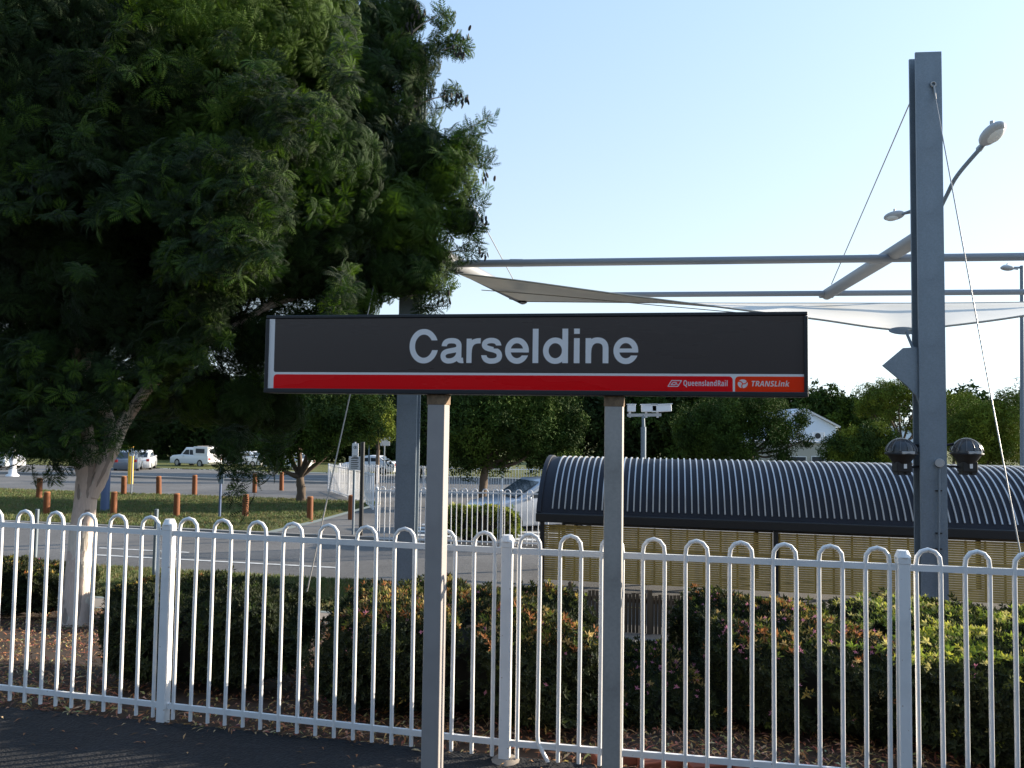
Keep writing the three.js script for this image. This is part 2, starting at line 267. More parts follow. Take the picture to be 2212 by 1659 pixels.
// ---------------------------------------------------------------- large tree at left
const LEAF_BIG = leafMat(1, 1, 1, 0.45), LEAF_HEDGE = leafMat(1, 1, 1, 0.32), LEAF_FAR = leafMat(1, 1, 1, 0);
{
  const base = G(165, 1345), D = -base.z, t = thing('shade_tree', 'large pale barked tree with dark feathery crown beside the station sign', 'tree', base.toArray());
  const L = (list) => list.map(([px, py, d]) => P(px, py, D + (d ?? 0)).sub(base));
  const tr = [
    limb(L([[162, 1362], [163, 1335], [167, 1250], [176, 1150], [186, 1070], [192, 1010], [200, 960]]), [0.175, 0.14, 0.12, 0.112, 0.108, 0.108, 0.05], 16, 0.03),
    limb(L([[190, 1065], [176, 1010], [145, 930], [115, 850], [92, 800], [60, 690], [30, 540]]), [0.08, 0.07, 0.06, 0.052, 0.045, 0.035, 0.015], 10),
    limb(L([[196, 1070], [218, 1022], [243, 965], [282, 890, 0.1], [345, 812, 0.2], [440, 745, 0.3], [560, 672, 0.4], [690, 560, 0.5]]), [0.085, 0.082, 0.078, 0.065, 0.065, 0.05, 0.035, 0.015], 10),
    limb(L([[196, 1010], [186, 900, 0.2], [186, 780, 0.3], [222, 690, 0.4], [250, 560, 0.5], [300, 300, 0.6]]), [0.065, 0.06, 0.052, 0.045, 0.038, 0.016], 10),
    limb(L([[240, 965], [232, 900, 0.2], [170, 790, 0.3], [150, 600, -0.2], [110, 300, -0.6]]), [0.07, 0.06, 0.05, 0.04, 0.015], 8),
    limb(L([[222, 690, 0.4], [400, 560, 0.6], [600, 400, 0.8], [800, 280, 0.8]]), [0.05, 0.04, 0.03, 0.012], 8),
    limb(L([[560, 672, 0.4], [740, 600, 0.6], [870, 520, 0.7], [960, 420, 0.7]]), [0.03, 0.024, 0.016, 0.006], 7),
  ];
  for (let i = 0; i < 26; i++) { const a = L([[rr(60, 700), rr(350, 780), rr(0.2, 1.2)]])[0], b = a.clone().add(V(rr(-0.9, 0.9), rr(-0.2, 0.9), rr(-0.8, 0.8))); tr.push(limb([a, a.clone().lerp(b, 0.5).add(V(rr(-0.1, 0.1), rr(0, 0.15), rr(-0.1, 0.1))), b], [0.02, 0.013, 0.005], 5)); }
  for (const [x0, y0, x, y] of [[880, 150, 1000, 95], [870, 90, 955, 30], [880, 240, 980, 205], [930, 350, 1066, 245], [960, 360, 1056, 340], [950, 440, 1035, 415], [940, 500, 1035, 490], [930, 560, 1025, 542], [880, 640, 958, 648]]) tr.push(limb(L([[x0, y0, 0.5], [(x0 + x) / 2, (y0 + y) / 2 - 8, 0.47], [x, y, 0.45]]), [0.012, 0.008, 0.003], 5));
  part('trunk', tr, M.bark, t);
  // crown lobes: [picture x, picture y, forward offset, radius, density]
  const lobes = [[60, 120, 0, 2.0], [430, 80, 0.4, 1.8], [700, 110, 0.7, 1.05], [830, 50, 0.7, 0.42], [885, 30, 0.6, 0.2], [890, 130, 0.5, 0.33], [800, 230, 0.6, 0.75], [905, 330, 0.45, 0.46], [960, 390, 0.45, 0.38], [890, 480, 0.45, 0.52], [990, 330, 0.45, 0.26], [990, 470, 0.45, 0.26], [840, 580, 0.5, 0.5], [905, 600, 0.45, 0.3], [760, 650, 0.5, 0.4],
    [690, 370, 0.4, 1.0], [640, 560, 0.5, 0.75], [430, 400, 0.5, 1.5], [100, 400, 0.5, 1.7], [380, 660, 1.2, 0.9], [120, 700, 1.3, 1.0], [560, 740, 0.6, 0.6], [700, 730, 0.7, 0.5], [-30, 860, 0.2, 0.65], [330, 840, 1.0, 0.45, 0.8], [450, 850, 0.5, 0.38], [530, 880, 0.3, 0.4], [60, 900, 0.6, 0.4], [150, 840, 1.2, 0.5], [610, 880, 0.6, 0.38], [500, 960, -0.2, 0.22], [505, 1015, -0.4, 0.13], [512, 1065, -0.5, 0.09], [516, 1095, -0.5, 0.07, 0.6], [548, 1030, -0.4, 0.08], [572, 1025, -0.4, 0.08], [84, 1025, -0.5, 0.07], [115, 1030, -0.5, 0.08], [140, 1000, -0.45, 0.11], [165, 985, -0.4, 0.1], [300, 950, 0.3, 0.16],
    [995, 105, 0.5, 0.13], [960, 90, 0.5, 0.16], [975, 205, 0.5, 0.15], [1060, 250, 0.45, 0.08], [1030, 275, 0.45, 0.10], [1050, 345, 0.45, 0.10], [1030, 420, 0.45, 0.14], [1025, 490, 0.45, 0.13], [1020, 540, 0.45, 0.1], [955, 610, 0.45, 0.13], [950, 650, 0.45, 0.11], [950, 35, 0.5, 0.14], [920, 665, 0.45, 0.14],
    [60, 640, -0.3, 0.5, 0.45], [180, 560, -0.35, 0.5, 0.45], [250, 640, -0.25, 0.5, 0.45], [110, 540, -0.3, 0.5, 0.45], [200, 700, -0.3, 0.4, 0.45], [300, 720, -0.2, 0.4, 0.45], [90, 760, -0.3, 0.4, 0.45], [380, 770, -0.1, 0.35, 0.45], [190, 850, -0.3, 0.35, 0.4], [120, 860, -0.3, 0.3, 0.4], [790, 420, 0.7, 0.6], [770, 500, 0.7, 0.5], [850, 400, 0.65, 0.45], [730, 600, 0.6, 0.5], [940, 548, 0.5, 0.2], [985, 560, 0.45, 0.11], [925, 590, 0.5, 0.18], [60, 1000, -0.5, 0.06],
    [100, -520, 0.3, 2.0, 0.7], [520, -480, 0.4, 1.7, 0.7], [-520, 180, 0, 2.1, 0.5], [-560, 560, 0, 1.8, 0.4]];
  const blobs = lobes.map(([x, y, d, r, w]) => { const p = P(x, y, D + d); return [p.x, p.y, p.z, r, (w ?? 1) * (r < 0.2 ? 0.9 : r < 0.55 ? 1.5 : 1)]; });
  const G1 = [[0.013, 0.036, 0.003], [0.021, 0.056, 0.004], [0.010, 0.028, 0.003], [0.066, 0.130, 0.006]];
  const leaves = crownSpots(blobs, 48000, 1, G1, { fill: 0.46, local: base, rough: 0.2 });
  for (let i = 0; i < 14000; i++) {                                // loose sprays on the near side of the crown, in drifts
    const px = rr(-60, 760), py = rr(40, 985), m = fbm(px / 900 + 0.1, py / 900 + 0.4, 7, 3);
    if (m < 0.53 || (py > 880 && px > 330 && px < 470) || (py > 830 && (px > 520 || rnd() < 0.55)) || (py > 640 && px > 170 && px < 420 && rnd() < 0.6)) continue;
    const c = G1[Math.floor(rnd() * 4)], q = rr(0.8, 1.2); leaves.push([P(px, py, D + rr(-0.9, 0.5) + (py < 600 ? -0.5 : 0.1)).sub(base), V(rr(-0.5, 0.5), rr(-0.2, 0.8), rr(0, 0.8)).normalize(), rr(0.6, 1.15), c.map((x) => x * q)]);
  }
  scatter('crown', SPRAY, LEAF_BIG, leaves, t);
  const pods = []; for (const [x, y, n] of [[880, 60, 8], [905, 25, 6], [990, 110, 12], [1000, 70, 4], [975, 205, 10], [1000, 215, 5], [1060, 385, 5], [1040, 470, 5], [1045, 545, 5], [960, 640, 6], [1005, 215, 5], [760, 300, 5]])
    for (let i = 0; i < n; i++) pods.push([P(x + rr(-16, 16), y + rr(-10, 14), D + 0.35).sub(base), V(rr(-0.4, 0.4), -1, rr(-0.4, 0.4)).normalize(), [0.016, 0.034, 0.008], [0.016, 0.013, 0.01]]);
  scatter('seed_pods', new THREE.SphereGeometry(1, 8, 6), mat(1, 1, 1, 0.7), pods, t);
}

// ---------------------------------------------------------------- other trees
function tree(name, label, foot, blobsPx, n, colors, o = {}) {    // foot in metres; blobs: [picture x, y, distance, radius]
  const t = thing(name, label, 'tree', foot.toArray(), 0, o.group), tr = [];
  const blobs = blobsPx.map(([x, y, d, r, w]) => { const p = P(x, y, d); return [p.x, p.y, p.z, r, w]; });
  const R = o.trunk ?? 0.14, fork = V(rr(-0.1, 0.1), (o.fork ?? 1.2), rr(-0.1, 0.1));
  tr.push(limb([V(0, -0.2, 0), V(rr(-0.05, 0.05), fork.y * 0.5, 0), fork], [R * 1.2, R, R * 0.85], 8));
  for (const b of blobs) { const e = V(b[0], b[1] + b[3] * 0.3, b[2]).sub(foot), m = fork.clone().lerp(e, 0.5).add(V(rr(-0.2, 0.2), rr(-0.3, 0.1), rr(-0.2, 0.2))); tr.push(limb([fork.clone(), m, e], [R * 0.6, R * 0.4, R * 0.12], 6));
    for (let i = 0; i < (o.twigs ?? 3); i++) { const q = m.clone().lerp(e, rr(0, 1)), z = inBall().multiplyScalar(b[3] * 0.9); tr.push(limb([q, q.clone().addScaledVector(z, 0.5).add(V(0, 0.08, 0)), q.clone().add(z)], [R * 0.22, R * 0.15, R * 0.05], 5)); } }
  part('trunk', tr, o.bark ?? M.barkDark, t);
  scatter('crown', o.fine ? CLUMP_FINE : CLUMP, LEAF_FAR, crownSpots(blobs, n, o.size ?? 1, colors, { fill: o.fill ?? 0.4, local: foot, flat: o.flat ?? 1, rough: 0.22 }), t);
  return t;
}
const DK = [[0.020, 0.036, 0.008], [0.030, 0.050, 0.010], [0.015, 0.028, 0.007]], MD = [[0.040, 0.072, 0.012], [0.065, 0.10, 0.014], [0.028, 0.05, 0.011]], LT = [[0.13, 0.17, 0.02], [0.20, 0.225, 0.025], [0.08, 0.115, 0.018]];
{
  const foot = (px, d) => { const p = P(px, 1000, d); p.y = groundY(p.x, p.z); return p; };
  tree('small_tree', 'small multi stemmed tree on the lawn left of the parking sign', foot(652, 30), [[620, 930, 30, 1.4], [720, 900, 30, 1.5], [780, 900, 30, 1.0], [660, 870, 31, 1.6], [590, 985, 29.5, 0.7], [690, 970, 29.5, 0.6], [560, 880, 31, 1.4]], 2600, MD, { fork: 1.0, trunk: 0.17, size: 0.75, fine: true });
  tree('bare_tree', 'thin leaved grey tree behind the parking sign', foot(815, 46), [[815, 900, 46, 1.2], [835, 930, 46, 0.8], [800, 940, 46, 0.8]], 420, LT, { fork: 2, trunk: 0.12, size: 0.8, fine: true, twigs: 9 });
  tree('car_park_tree', 'rounded dark tree in the car park between the sign posts', foot(1045, 30), [[1045, 920, 30, 1.7], [1150, 900, 30, 1.6], [1100, 860, 30.5, 1.7], [1215, 945, 30, 0.95], [1000, 900, 30, 1.3], [1170, 975, 29.6, 0.75], [1010, 985, 29.7, 0.6], [1240, 915, 30, 0.6]], 4200, MD, { fork: 1.5, trunk: 0.16, size: 0.75, fine: true });
  tree('branching_tree', 'dark spreading tree in front of the pale blue house', foot(1620, 42), [[1560, 920, 42, 1.6], [1640, 900, 42, 1.6], [1690, 940, 42, 0.9], [1600, 975, 41.5, 1.0], [1730, 905, 42, 0.55], [1740, 955, 42, 0.4], [1500, 930, 43, 1.6], [1690, 985, 41.5, 0.6]], 3000, MD, { fork: 2.2, trunk: 0.14, size: 0.75, fine: true, twigs: 5 });
  tree('bushy_tree', 'dense bushy green tree left of the right hand steel column', foot(1850, 38), [[1850, 960, 38, 1.15], [1805, 975, 38, 0.7], [1895, 950, 38, 0.9], [1840, 995, 38, 1.0], [1910, 990, 38, 0.8]], 2600, LT.concat(MD), { fork: 1.2, trunk: 0.12, size: 0.65, fine: true });
  tree('airy_tree', 'tall airy tree with open branches behind the right steel column', foot(1950, 48), [[1900, 850, 48, 1.3], [1950, 845, 48, 1.2], [1870, 880, 48, 1.0], [2000, 860, 48, 1.1], [1920, 890, 48, 0.9], [2060, 870, 48, 1.0], [1980, 920, 48, 0.9], [2090, 860, 48, 0.6]], 1150, LT, { fork: 3, trunk: 0.13, size: 0.7, fine: true, twigs: 10, flat: 0.65 });
  tree('leafy_tree', 'sunlit yellow green tree right of the right steel column', foot(2120, 40), [[2110, 930, 40, 1.5], [2160, 900, 40, 1.2], [2090, 970, 40, 1.0], [2160, 960, 40, 1.3]], 2800, LT, { fork: 1.6, trunk: 0.13, size: 0.7, fine: true });
  tree('corner_tree', 'dark tree at the right edge beyond the curved shelter roof', foot(2230, 46), [[2220, 920, 46, 1.6], [2190, 950, 46, 1.1], [2250, 880, 46, 1.6]], 1600, DK.concat(MD), { fork: 2, trunk: 0.14, size: 0.8, fine: true });
  const belt = [
    ['tall dark tree below the left half of the station sign', 930, 60, [[900, 900, 60, 3], [960, 870, 60, 3], [930, 940, 60, 2.4]], DK],
    ['dark tree behind the rounded car park tree', 1200, 62, [[1160, 900, 62, 3], [1240, 890, 62, 3], [1200, 950, 62, 2.4]], DK],
    ['dark tree behind the camera pole', 1370, 60, [[1320, 900, 60, 3], [1400, 905, 60, 2.8], [1370, 955, 60, 2.4]], DK],
    ['dark tree right of the camera pole', 1480, 58, [[1450, 900, 58, 2.7], [1530, 915, 58, 2.2], [1490, 960, 58, 2.0]], DK.concat(MD)],
    ['olive tree on the rise left of the pale house roof', 1640, 130, [[1620, 885, 130, 4.5], [1690, 885, 130, 4.0], [1570, 890, 130, 4.5]], MD],
    ['olive tree on the rise above the pale house roof', 1770, 130, [[1760, 885, 130, 3.5], [1800, 890, 130, 3.0], [1725, 890, 130, 3.2]], MD],
    ['hazy tree on the rise behind the airy tree', 1880, 130, [[1850, 895, 130, 3.2], [1900, 890, 130, 3.5], [1830, 905, 130, 3]], MD],
    ['pale tree beyond the leafy tree at right', 2060, 120, [[2030, 905, 120, 3.5], [2090, 900, 120, 3.8], [2140, 905, 120, 3]], MD],
  ];
  for (const [label, px, d, b, c] of belt) tree('background_tree', label, foot(px, d), b, d > 100 ? 900 : 1500, c, { fork: 3, trunk: 0.2, size: d > 100 ? 2.3 : 1.6 });
  const left = ['behind the white street pole', 'left of the main trunk far across the car park', 'behind the main trunk across the car park', 'behind the grey hatchback', 'behind the white utility truck', 'right of the white utility truck', 'behind the pole sign under the crown', 'behind the small multi stemmed tree', 'behind the parking sign', 'left of the left steel column far back'];
  left.forEach((w, i) => { const px = 30 + i * 92, d = 98 + (i * 37 % 9); tree('boundary_tree', 'dark boundary tree ' + w, foot(px, d), [[px - 25, 905 - (i % 3) * 14, d, 4.2], [px + 30, 890 + (i % 2) * 15, d, 4.4], [px, 945, d, 3.6], [px + 10, 975, d, 2.4]], 1000, i % 4 === 2 ? DK.concat(LT) : DK, { fork: 2.4, trunk: 0.22, size: 2.2 }); });
}

// ---------------------------------------------------------------- hedges behind the fence
function hedge(name, label, x0, x1, s0, s1, top, n, colors, tips, o = {}) {
  const cx = (x0 + x1) / 2, cs = (s0 + s1) / 2, foot = onGround(cx, cs), t = thing(name, label, 'hedge', foot.toArray(), 0), h = top - foot.y, hx = (x1 - x0) / 2, hs = (s1 - s0) / 2, ang = Math.atan(SL);
  const surf = (u, v, k) => {                                     // rounded box: u round, v up
    const e = o.round ?? 0.45, sp = (c) => Math.sign(c) * Math.pow(Math.abs(c), e), cv = Math.pow(Math.max(0, Math.cos(v)), 0.4);
    const bx = sp(Math.cos(u)) * hx * cv * k, bs = sp(Math.sin(u)) * hs * cv * k, y = h * (v < 0 ? 0.45 + 0.45 * v / 1.5708 : 0.45 + 0.55 * Math.pow(Math.sin(v), 0.55)) * (0.5 + 0.5 * k);
    const lump = 1 + 0.10 * Math.sin(bx * 5.3 + 1.3 * bs + cx) * Math.sin(y * 6 + cx * 3) + 0.06 * Math.sin(bx * 11 + bs * 7 + y * 9);
    return V(bx * lump, y * (0.96 + 0.05 * Math.sin(bx * 7 + bs * 5)), (-bs + SL * bx) * lump);
  };
  const core = new THREE.SphereGeometry(1, 40, 24), p = core.attributes.position;
  for (let i = 0; i < p.count; i++) { const u = Math.atan2(p.getZ(i), p.getX(i)), q = surf(u, Math.asin(Math.max(-1, Math.min(1, p.getY(i)))), 0.74); p.setXYZ(i, q.x, q.y, q.z); }
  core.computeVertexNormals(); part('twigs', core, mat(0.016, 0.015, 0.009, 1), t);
  const spots = [], fl = [];
  for (let i = 0; i < n; i++) {
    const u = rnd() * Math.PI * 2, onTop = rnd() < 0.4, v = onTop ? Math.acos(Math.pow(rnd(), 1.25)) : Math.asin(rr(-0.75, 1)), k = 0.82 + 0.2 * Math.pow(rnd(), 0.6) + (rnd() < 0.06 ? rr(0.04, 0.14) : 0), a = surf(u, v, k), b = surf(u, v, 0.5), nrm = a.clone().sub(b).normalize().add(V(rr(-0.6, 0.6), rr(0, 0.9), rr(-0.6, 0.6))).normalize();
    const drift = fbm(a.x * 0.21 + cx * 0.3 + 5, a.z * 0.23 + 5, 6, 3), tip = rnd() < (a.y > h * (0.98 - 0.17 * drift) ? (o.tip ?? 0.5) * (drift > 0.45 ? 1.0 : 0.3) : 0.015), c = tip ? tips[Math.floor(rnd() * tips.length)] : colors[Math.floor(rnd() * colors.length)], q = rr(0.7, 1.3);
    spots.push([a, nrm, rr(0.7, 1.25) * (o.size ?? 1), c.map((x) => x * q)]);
    if (rnd() < (o.flowers ?? 0) * (a.y > h * 0.8 ? 1 : 0.25)) fl.push([a.clone().addScaledVector(nrm, 0.03), nrm, rr(0.4, 0.7), [0.62, 0.24, 0.34]]);
  }
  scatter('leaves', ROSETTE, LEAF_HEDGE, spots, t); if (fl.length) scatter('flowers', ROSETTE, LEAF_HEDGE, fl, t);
  return t;
}
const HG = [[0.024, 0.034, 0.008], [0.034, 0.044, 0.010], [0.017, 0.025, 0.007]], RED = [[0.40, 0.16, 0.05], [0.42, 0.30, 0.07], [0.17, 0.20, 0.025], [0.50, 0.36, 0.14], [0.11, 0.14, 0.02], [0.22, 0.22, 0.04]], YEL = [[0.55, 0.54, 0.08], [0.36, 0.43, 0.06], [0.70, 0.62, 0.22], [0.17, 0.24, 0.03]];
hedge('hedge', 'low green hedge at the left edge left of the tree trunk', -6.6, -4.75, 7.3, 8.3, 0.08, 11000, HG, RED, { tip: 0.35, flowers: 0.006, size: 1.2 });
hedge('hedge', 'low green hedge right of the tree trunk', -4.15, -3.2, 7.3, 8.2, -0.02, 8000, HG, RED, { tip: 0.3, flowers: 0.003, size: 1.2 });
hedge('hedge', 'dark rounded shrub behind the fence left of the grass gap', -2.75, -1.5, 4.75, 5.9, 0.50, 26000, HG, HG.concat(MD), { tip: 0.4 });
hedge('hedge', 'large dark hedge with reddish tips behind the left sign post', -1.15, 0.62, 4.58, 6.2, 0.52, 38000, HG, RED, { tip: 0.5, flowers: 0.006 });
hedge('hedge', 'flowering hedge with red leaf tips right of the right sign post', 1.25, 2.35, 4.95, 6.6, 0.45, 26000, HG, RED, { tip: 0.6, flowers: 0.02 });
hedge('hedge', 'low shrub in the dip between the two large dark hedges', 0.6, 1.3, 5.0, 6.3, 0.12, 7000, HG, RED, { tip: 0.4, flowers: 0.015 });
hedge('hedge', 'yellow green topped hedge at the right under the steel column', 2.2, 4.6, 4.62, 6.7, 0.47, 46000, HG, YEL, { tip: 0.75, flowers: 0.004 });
hedge('hedge', 'small bright green hedge behind the far gate fence', -1.6, 0.2, 19.0, 19.8, -0.36, 3200, LT, YEL, { tip: 0.4, size: 2.4 });
{ // leaf litter on the bed and grass blades
  const lit = [], chip = fromTris((() => { const o = []; leafQuad(o, V(0, 0, -0.5), V(0, 0, 1), V(1, 0, 0), 1, 0.34, 0.25); return o; })()), C = [[0.34, 0.17, 0.07], [0.22, 0.10, 0.045], [0.42, 0.25, 0.11], [0.10, 0.05, 0.03], [0.28, 0.12, 0.05], [0.52, 0.36, 0.19], [0.07, 0.04, 0.02]];
  for (let i = 0; i < 60000; i++) { const x = rr(-7, 5.5), s = 4.14 + 4.5 * Math.pow(rnd(), 1.3); if (fbm(x * 0.09 + 3, s * 0.13 + 3, 12, 3) < rr(0.25, 0.6)) continue; const p = onGround(x, s, -0.03 + rr(0.002, 0.03)); lit.push([p, V(rr(-0.5, 0.5), 1, rr(-0.5, 0.5)).normalize(), [rr(0.012, 0.05), rr(0.02, 0.06), rr(0.02, 0.085)], C[Math.floor(rnd() * C.length)].map((c) => c * rr(0.6, 1.2))]); }
  for (let i = 0; i < 260; i++) { const x = rr(-4, 4.5), s = 4.15 - 0.5 * Math.pow(rnd(), 3), p = onGround(x, s, 0.004); lit.push([p, V(rr(-0.3, 0.3), 1, rr(-0.3, 0.3)).normalize(), [rr(0.02, 0.04), 0.03, rr(0.03, 0.06)], C[Math.floor(rnd() * C.length)]]); }
  const o = scatter('leaf_litter', chip, mat(1, 1, 1, 0.85), lit); tag(o, 'dry brown leaf litter and bark mulch on the garden bed', 'leaf litter');
  const tuft = fromTris((() => { const o = []; for (let i = 0; i < 7; i++) { const a = rnd() * 6.28, b = V(rr(-0.4, 0.4), 0, rr(-0.4, 0.4)); leafQuad(o, b, V(Math.cos(a) * 0.5, 1, Math.sin(a) * 0.5).normalize(), V(-Math.sin(a), 0, Math.cos(a)), rr(0.6, 1.1), 0.14, 0.1); } return o; })()), gr = [];
  const GC = [[0.10, 0.135, 0.025], [0.15, 0.16, 0.035], [0.08, 0.115, 0.022], [0.19, 0.18, 0.06]];
  for (let i = 0; i < 14000; i++) gr.push([onGround(rr(-9, -1.5), rr(9.75, 13.85)), V(rr(-0.2, 0.2), 1, rr(-0.2, 0.2)).normalize(), rr(0.05, 0.09), GC[Math.floor(rnd() * 4)].map((c) => c * rr(0.7, 1.2))]);
  for (let i = 0; i < 26000; i++) { const s = rr(18.8, 29.3); gr.push([onGround(rr(-24, -6.3) + 0.12 * (s - 18.75), s, 0.09), V(rr(-0.2, 0.2), 1, rr(-0.2, 0.2)).normalize(), rr(0.06, 0.12), GC[Math.floor(rnd() * 4)].map((c) => c * rr(0.7, 1.2))]); }
  tag(scatter('grass', tuft, M.blade, gr), 'short green grass on the verge and the lawn', 'grass');
}

// ---------------------------------------------------------------- white hoop top fences
const RAIL_H = 0.03;
function hoopGeo(h, gap, r, rise = gap / 2, kink = false) {
  const c = new THREE.CurvePath(), y1 = h - rise;
  const pts = []; for (const y of [0.015, 0.3, 0.6, y1]) pts.push(V(-gap / 2, y, 0));
  for (let i = 1; i < 12; i++) { const a = Math.PI - i / 12 * Math.PI; pts.push(V(Math.cos(a) * gap / 2, y1 + Math.sin(a) * (rise - r), 0)); }
  if (kink) for (const [x, y, z] of [[0, y1, 0], [0, 0.4, 0], [0, 0.12, 0], [0.002, 0.105, 0.002], [0.028, 0.06, 0.012], [0.055, 0.018, 0.02]]) pts.push(V(gap / 2 + x, y, z));
  else for (const y of [y1, 0.6, 0.3, 0.015]) pts.push(V(gap / 2, y, 0));
  const path = new THREE.CatmullRomCurve3(pts, false, 'centripetal'), g = new THREE.TubeGeometry(path, 72, r, 10, false);
  const caps = [pts[0], pts[pts.length - 1]].map((p) => { const k = new THREE.CircleGeometry(r, 10); k.rotateX(Math.PI / 2); k.translate(p.x, p.y, p.z); return k; });
  return merge([g, ...caps]);
}
function postGeo(w, h) {
  const a = new RoundedBoxGeometry(w, h - 0.03, w, 2, 0.006); a.translate(0, (h - 0.03) / 2 - 0.03, 0);
  const cap = new THREE.CylinderGeometry(w * 0.36, w * 0.54, 0.03, 8, 1); cap.scale(1.28, 1, 1.28); cap.translate(0, h - 0.045, 0);
  const rim = new RoundedBoxGeometry(w + 0.004, 0.035, w + 0.004, 2, 0.005); rim.translate(0, h - 0.076, 0); return merge([wuv(a), wuv(cap), wuv(rim)]);
}
// posts: world positions of post feet; per: hoops between two posts
function hoopFence(label, posts, h, per, r, postW, mt, category = 'fence', kinkAt = null, skip = () => false) {
  const f = thing('hoop_top_fence', label, category, posts[0].toArray());
  const pg = postGeo(postW, h), memo = {};
  posts.forEach((p, i) => { if (skip(i)) return; const m = part('post', pg, mt, f); m.position.copy(p).sub(posts[0]); const q = posts[Math.min(i + 1, posts.length - 1)].clone().sub(posts[Math.max(0, i - 1)]); m.rotation.y = Math.atan2(-q.z, q.x); });
  for (let i = 0; i + 1 < posts.length; i++) {
    const a = posts[i].clone().sub(posts[0]), b = posts[i + 1].clone().sub(posts[0]), d = b.clone().sub(a), L = d.length(), ang = Math.atan2(-d.z, Math.hypot(d.x)) , n = Array.isArray(per) ? per[i] : per, pitch = (L - postW * 0.4) / n, gap = pitch / 2, u = d.clone().normalize();
    const turn = Math.atan2(-d.z, d.x), q = postW / 2 + 0.001;
    for (const [y, nm] of [[h - 0.11, 'top_rail'], [0.087, 'bottom_rail']]) part(nm, beamBox(a.clone().addScaledVector(u, q).add(V(0, y, 0)), b.clone().addScaledVector(u, -q).add(V(0, y, 0)), r * 1.5, RAIL_H * (r > 0.01 ? 1 : 0.8)), mt, f);
    for (let k = 0; k < n; k++) {
      const kink = kinkAt && kinkAt[0] === i && kinkAt[1] === k, key = gap.toFixed(4) + kink; memo[key] ??= wuv(hoopGeo(h - 0.012, gap, r, gap / 2 + r, kink));
      const m = part('hoop', memo[key], mt, f, kink ? 'hoop with one bar bent outward at its foot' : undefined); m.position.copy(a).addScaledVector(u, postW * 0.2 + pitch * (k + 0.5)); m.rotation.set(rr(-0.004, 0.004), turn + rr(-0.04, 0.04), rr(-0.004, 0.004));
    }
  }
  return f;
}
{
  const a = P(352, 1543, 4.57), b = P(1090, 1622, 4.11), c = P(1955, 1712, 3.78); for (const p of [a, b, c]) p.y = 0;
  const u0 = a.clone().add(a.clone().sub(b)), u1 = c.clone().add(c.clone().sub(b));
  hoopFence('white steel hoop top fence along the platform behind the station sign', [u0, a, b, c, u1], 1.17, 9, 0.0107, 0.055, M.white, 'fence', [2, 0]);
  const rim = [a, b, c].map((p, i) => { const g = new THREE.CylinderGeometry(0.05, 0.085, 0.022, 11); g.translate(p.x + 0.005, 0.004, p.z); return g; });
  const base = struct('concrete_footing', merge([rim[1], rim[2]].map((g) => wuv(g))), M.path);
  // red brick edging at the foot of the fence
  const e = thing('brick_edging', 'red brick edging at the foot of the fence right of the right sign post', 'edging', onGround(0.9, 4.0).toArray());
  for (let i = 0; i < 14; i++) { const m = part('brick', box(0.22, 0.055, 0.10, 0, 0.012, 0, 0.008), M.brick, e); const x = 0.55 + i * 0.232, s = 4.25; m.position.copy(onGround(x, s, -0.01 + rr(-0.005, 0.008))).sub(e.position); m.position.y = rr(-0.01, 0.006); m.rotation.y = Math.atan(SL) + rr(-0.05, 0.05); }
}
const onPx = (px, py) => G(px, py);
{
  const gl = P(812, 1164, 18.6), gr_ = P(1082, 1168, 18.3), y = (p, up = 0.08) => { p.y = groundY(p.x, p.z) + up; return p; };
  const g0 = y(gl), g1 = y(gr_), g2 = y(g1.clone().addScaledVector(g1.clone().sub(g0), 0.36));
  hoopFence('white hoop top fence across the road between the left post and shelter', [g0, g1, g2], 1.32, [12, 4], 0.0115, 0.06, M.whiteFar);
  const a = y(P(709, 1055, 37), 0.03), b = y(P(752, 1062, 33), 0.03), c = y(P(806, 1070, 28), 0.03);
  hoopFence('white fence beside the path left of the left steel column', [a, b, c], 1.3, [13, 16], 0.011, 0.055, M.whiteFar);
  const c2 = y(P(815, 1048, 36.5), 0.03), d2 = y(P(915, 1048, 36), 0.03), e2 = y(P(1085, 1050, 36), 0.03), f2 = y(P(1290, 1046, 40), 0.03);
  hoopFence('long white fence beyond the car park behind the sign posts', [a.clone().add(V(0.4, 0, -0.5)), c2, d2, e2, f2], 1.3, [10, 9, 16, 18], 0.011, 0.055, M.whiteFar);
}
{ // low paling fence between the hedges
  const f = thing('paling_fence', 'low brown paling fence behind the hedges between sign post and shelter', 'fence', onGround(0.7, 9.6).toArray());
  for (let i = 0; i < 52; i++) { const m = part('paling', box(0.034, 0.52, 0.014, 0, 0.18, 0), M.paling, f); m.position.copy(onGround(0.7 + i * 0.042, 9.6)).sub(f.position); m.rotation.y = Math.atan(SL) + rr(-0.06, 0.06); m.scale.y = rr(0.96, 1.04); }
  part('rail', beamBox(onGround(0.68, 9.63, 0.36).sub(f.position), onGround(2.9, 9.63, 0.36).sub(f.position), 0.03, 0.05), M.paling, f);
  const b = part('post', [box(0.05, 0.5, 0.05, 0, 0.25, 0), wuv(new THREE.SphereGeometry(0.03, 10, 8).translate(0, 0.52, 0))], M.paling, f); b.position.copy(onGround(0.72, 9.5)).sub(f.position);
  const c = part('post', [box(0.05, 0.5, 0.05, 0, 0.25, 0)], M.paling, f); c.position.copy(onGround(1.62, 9.5)).sub(f.position);
}

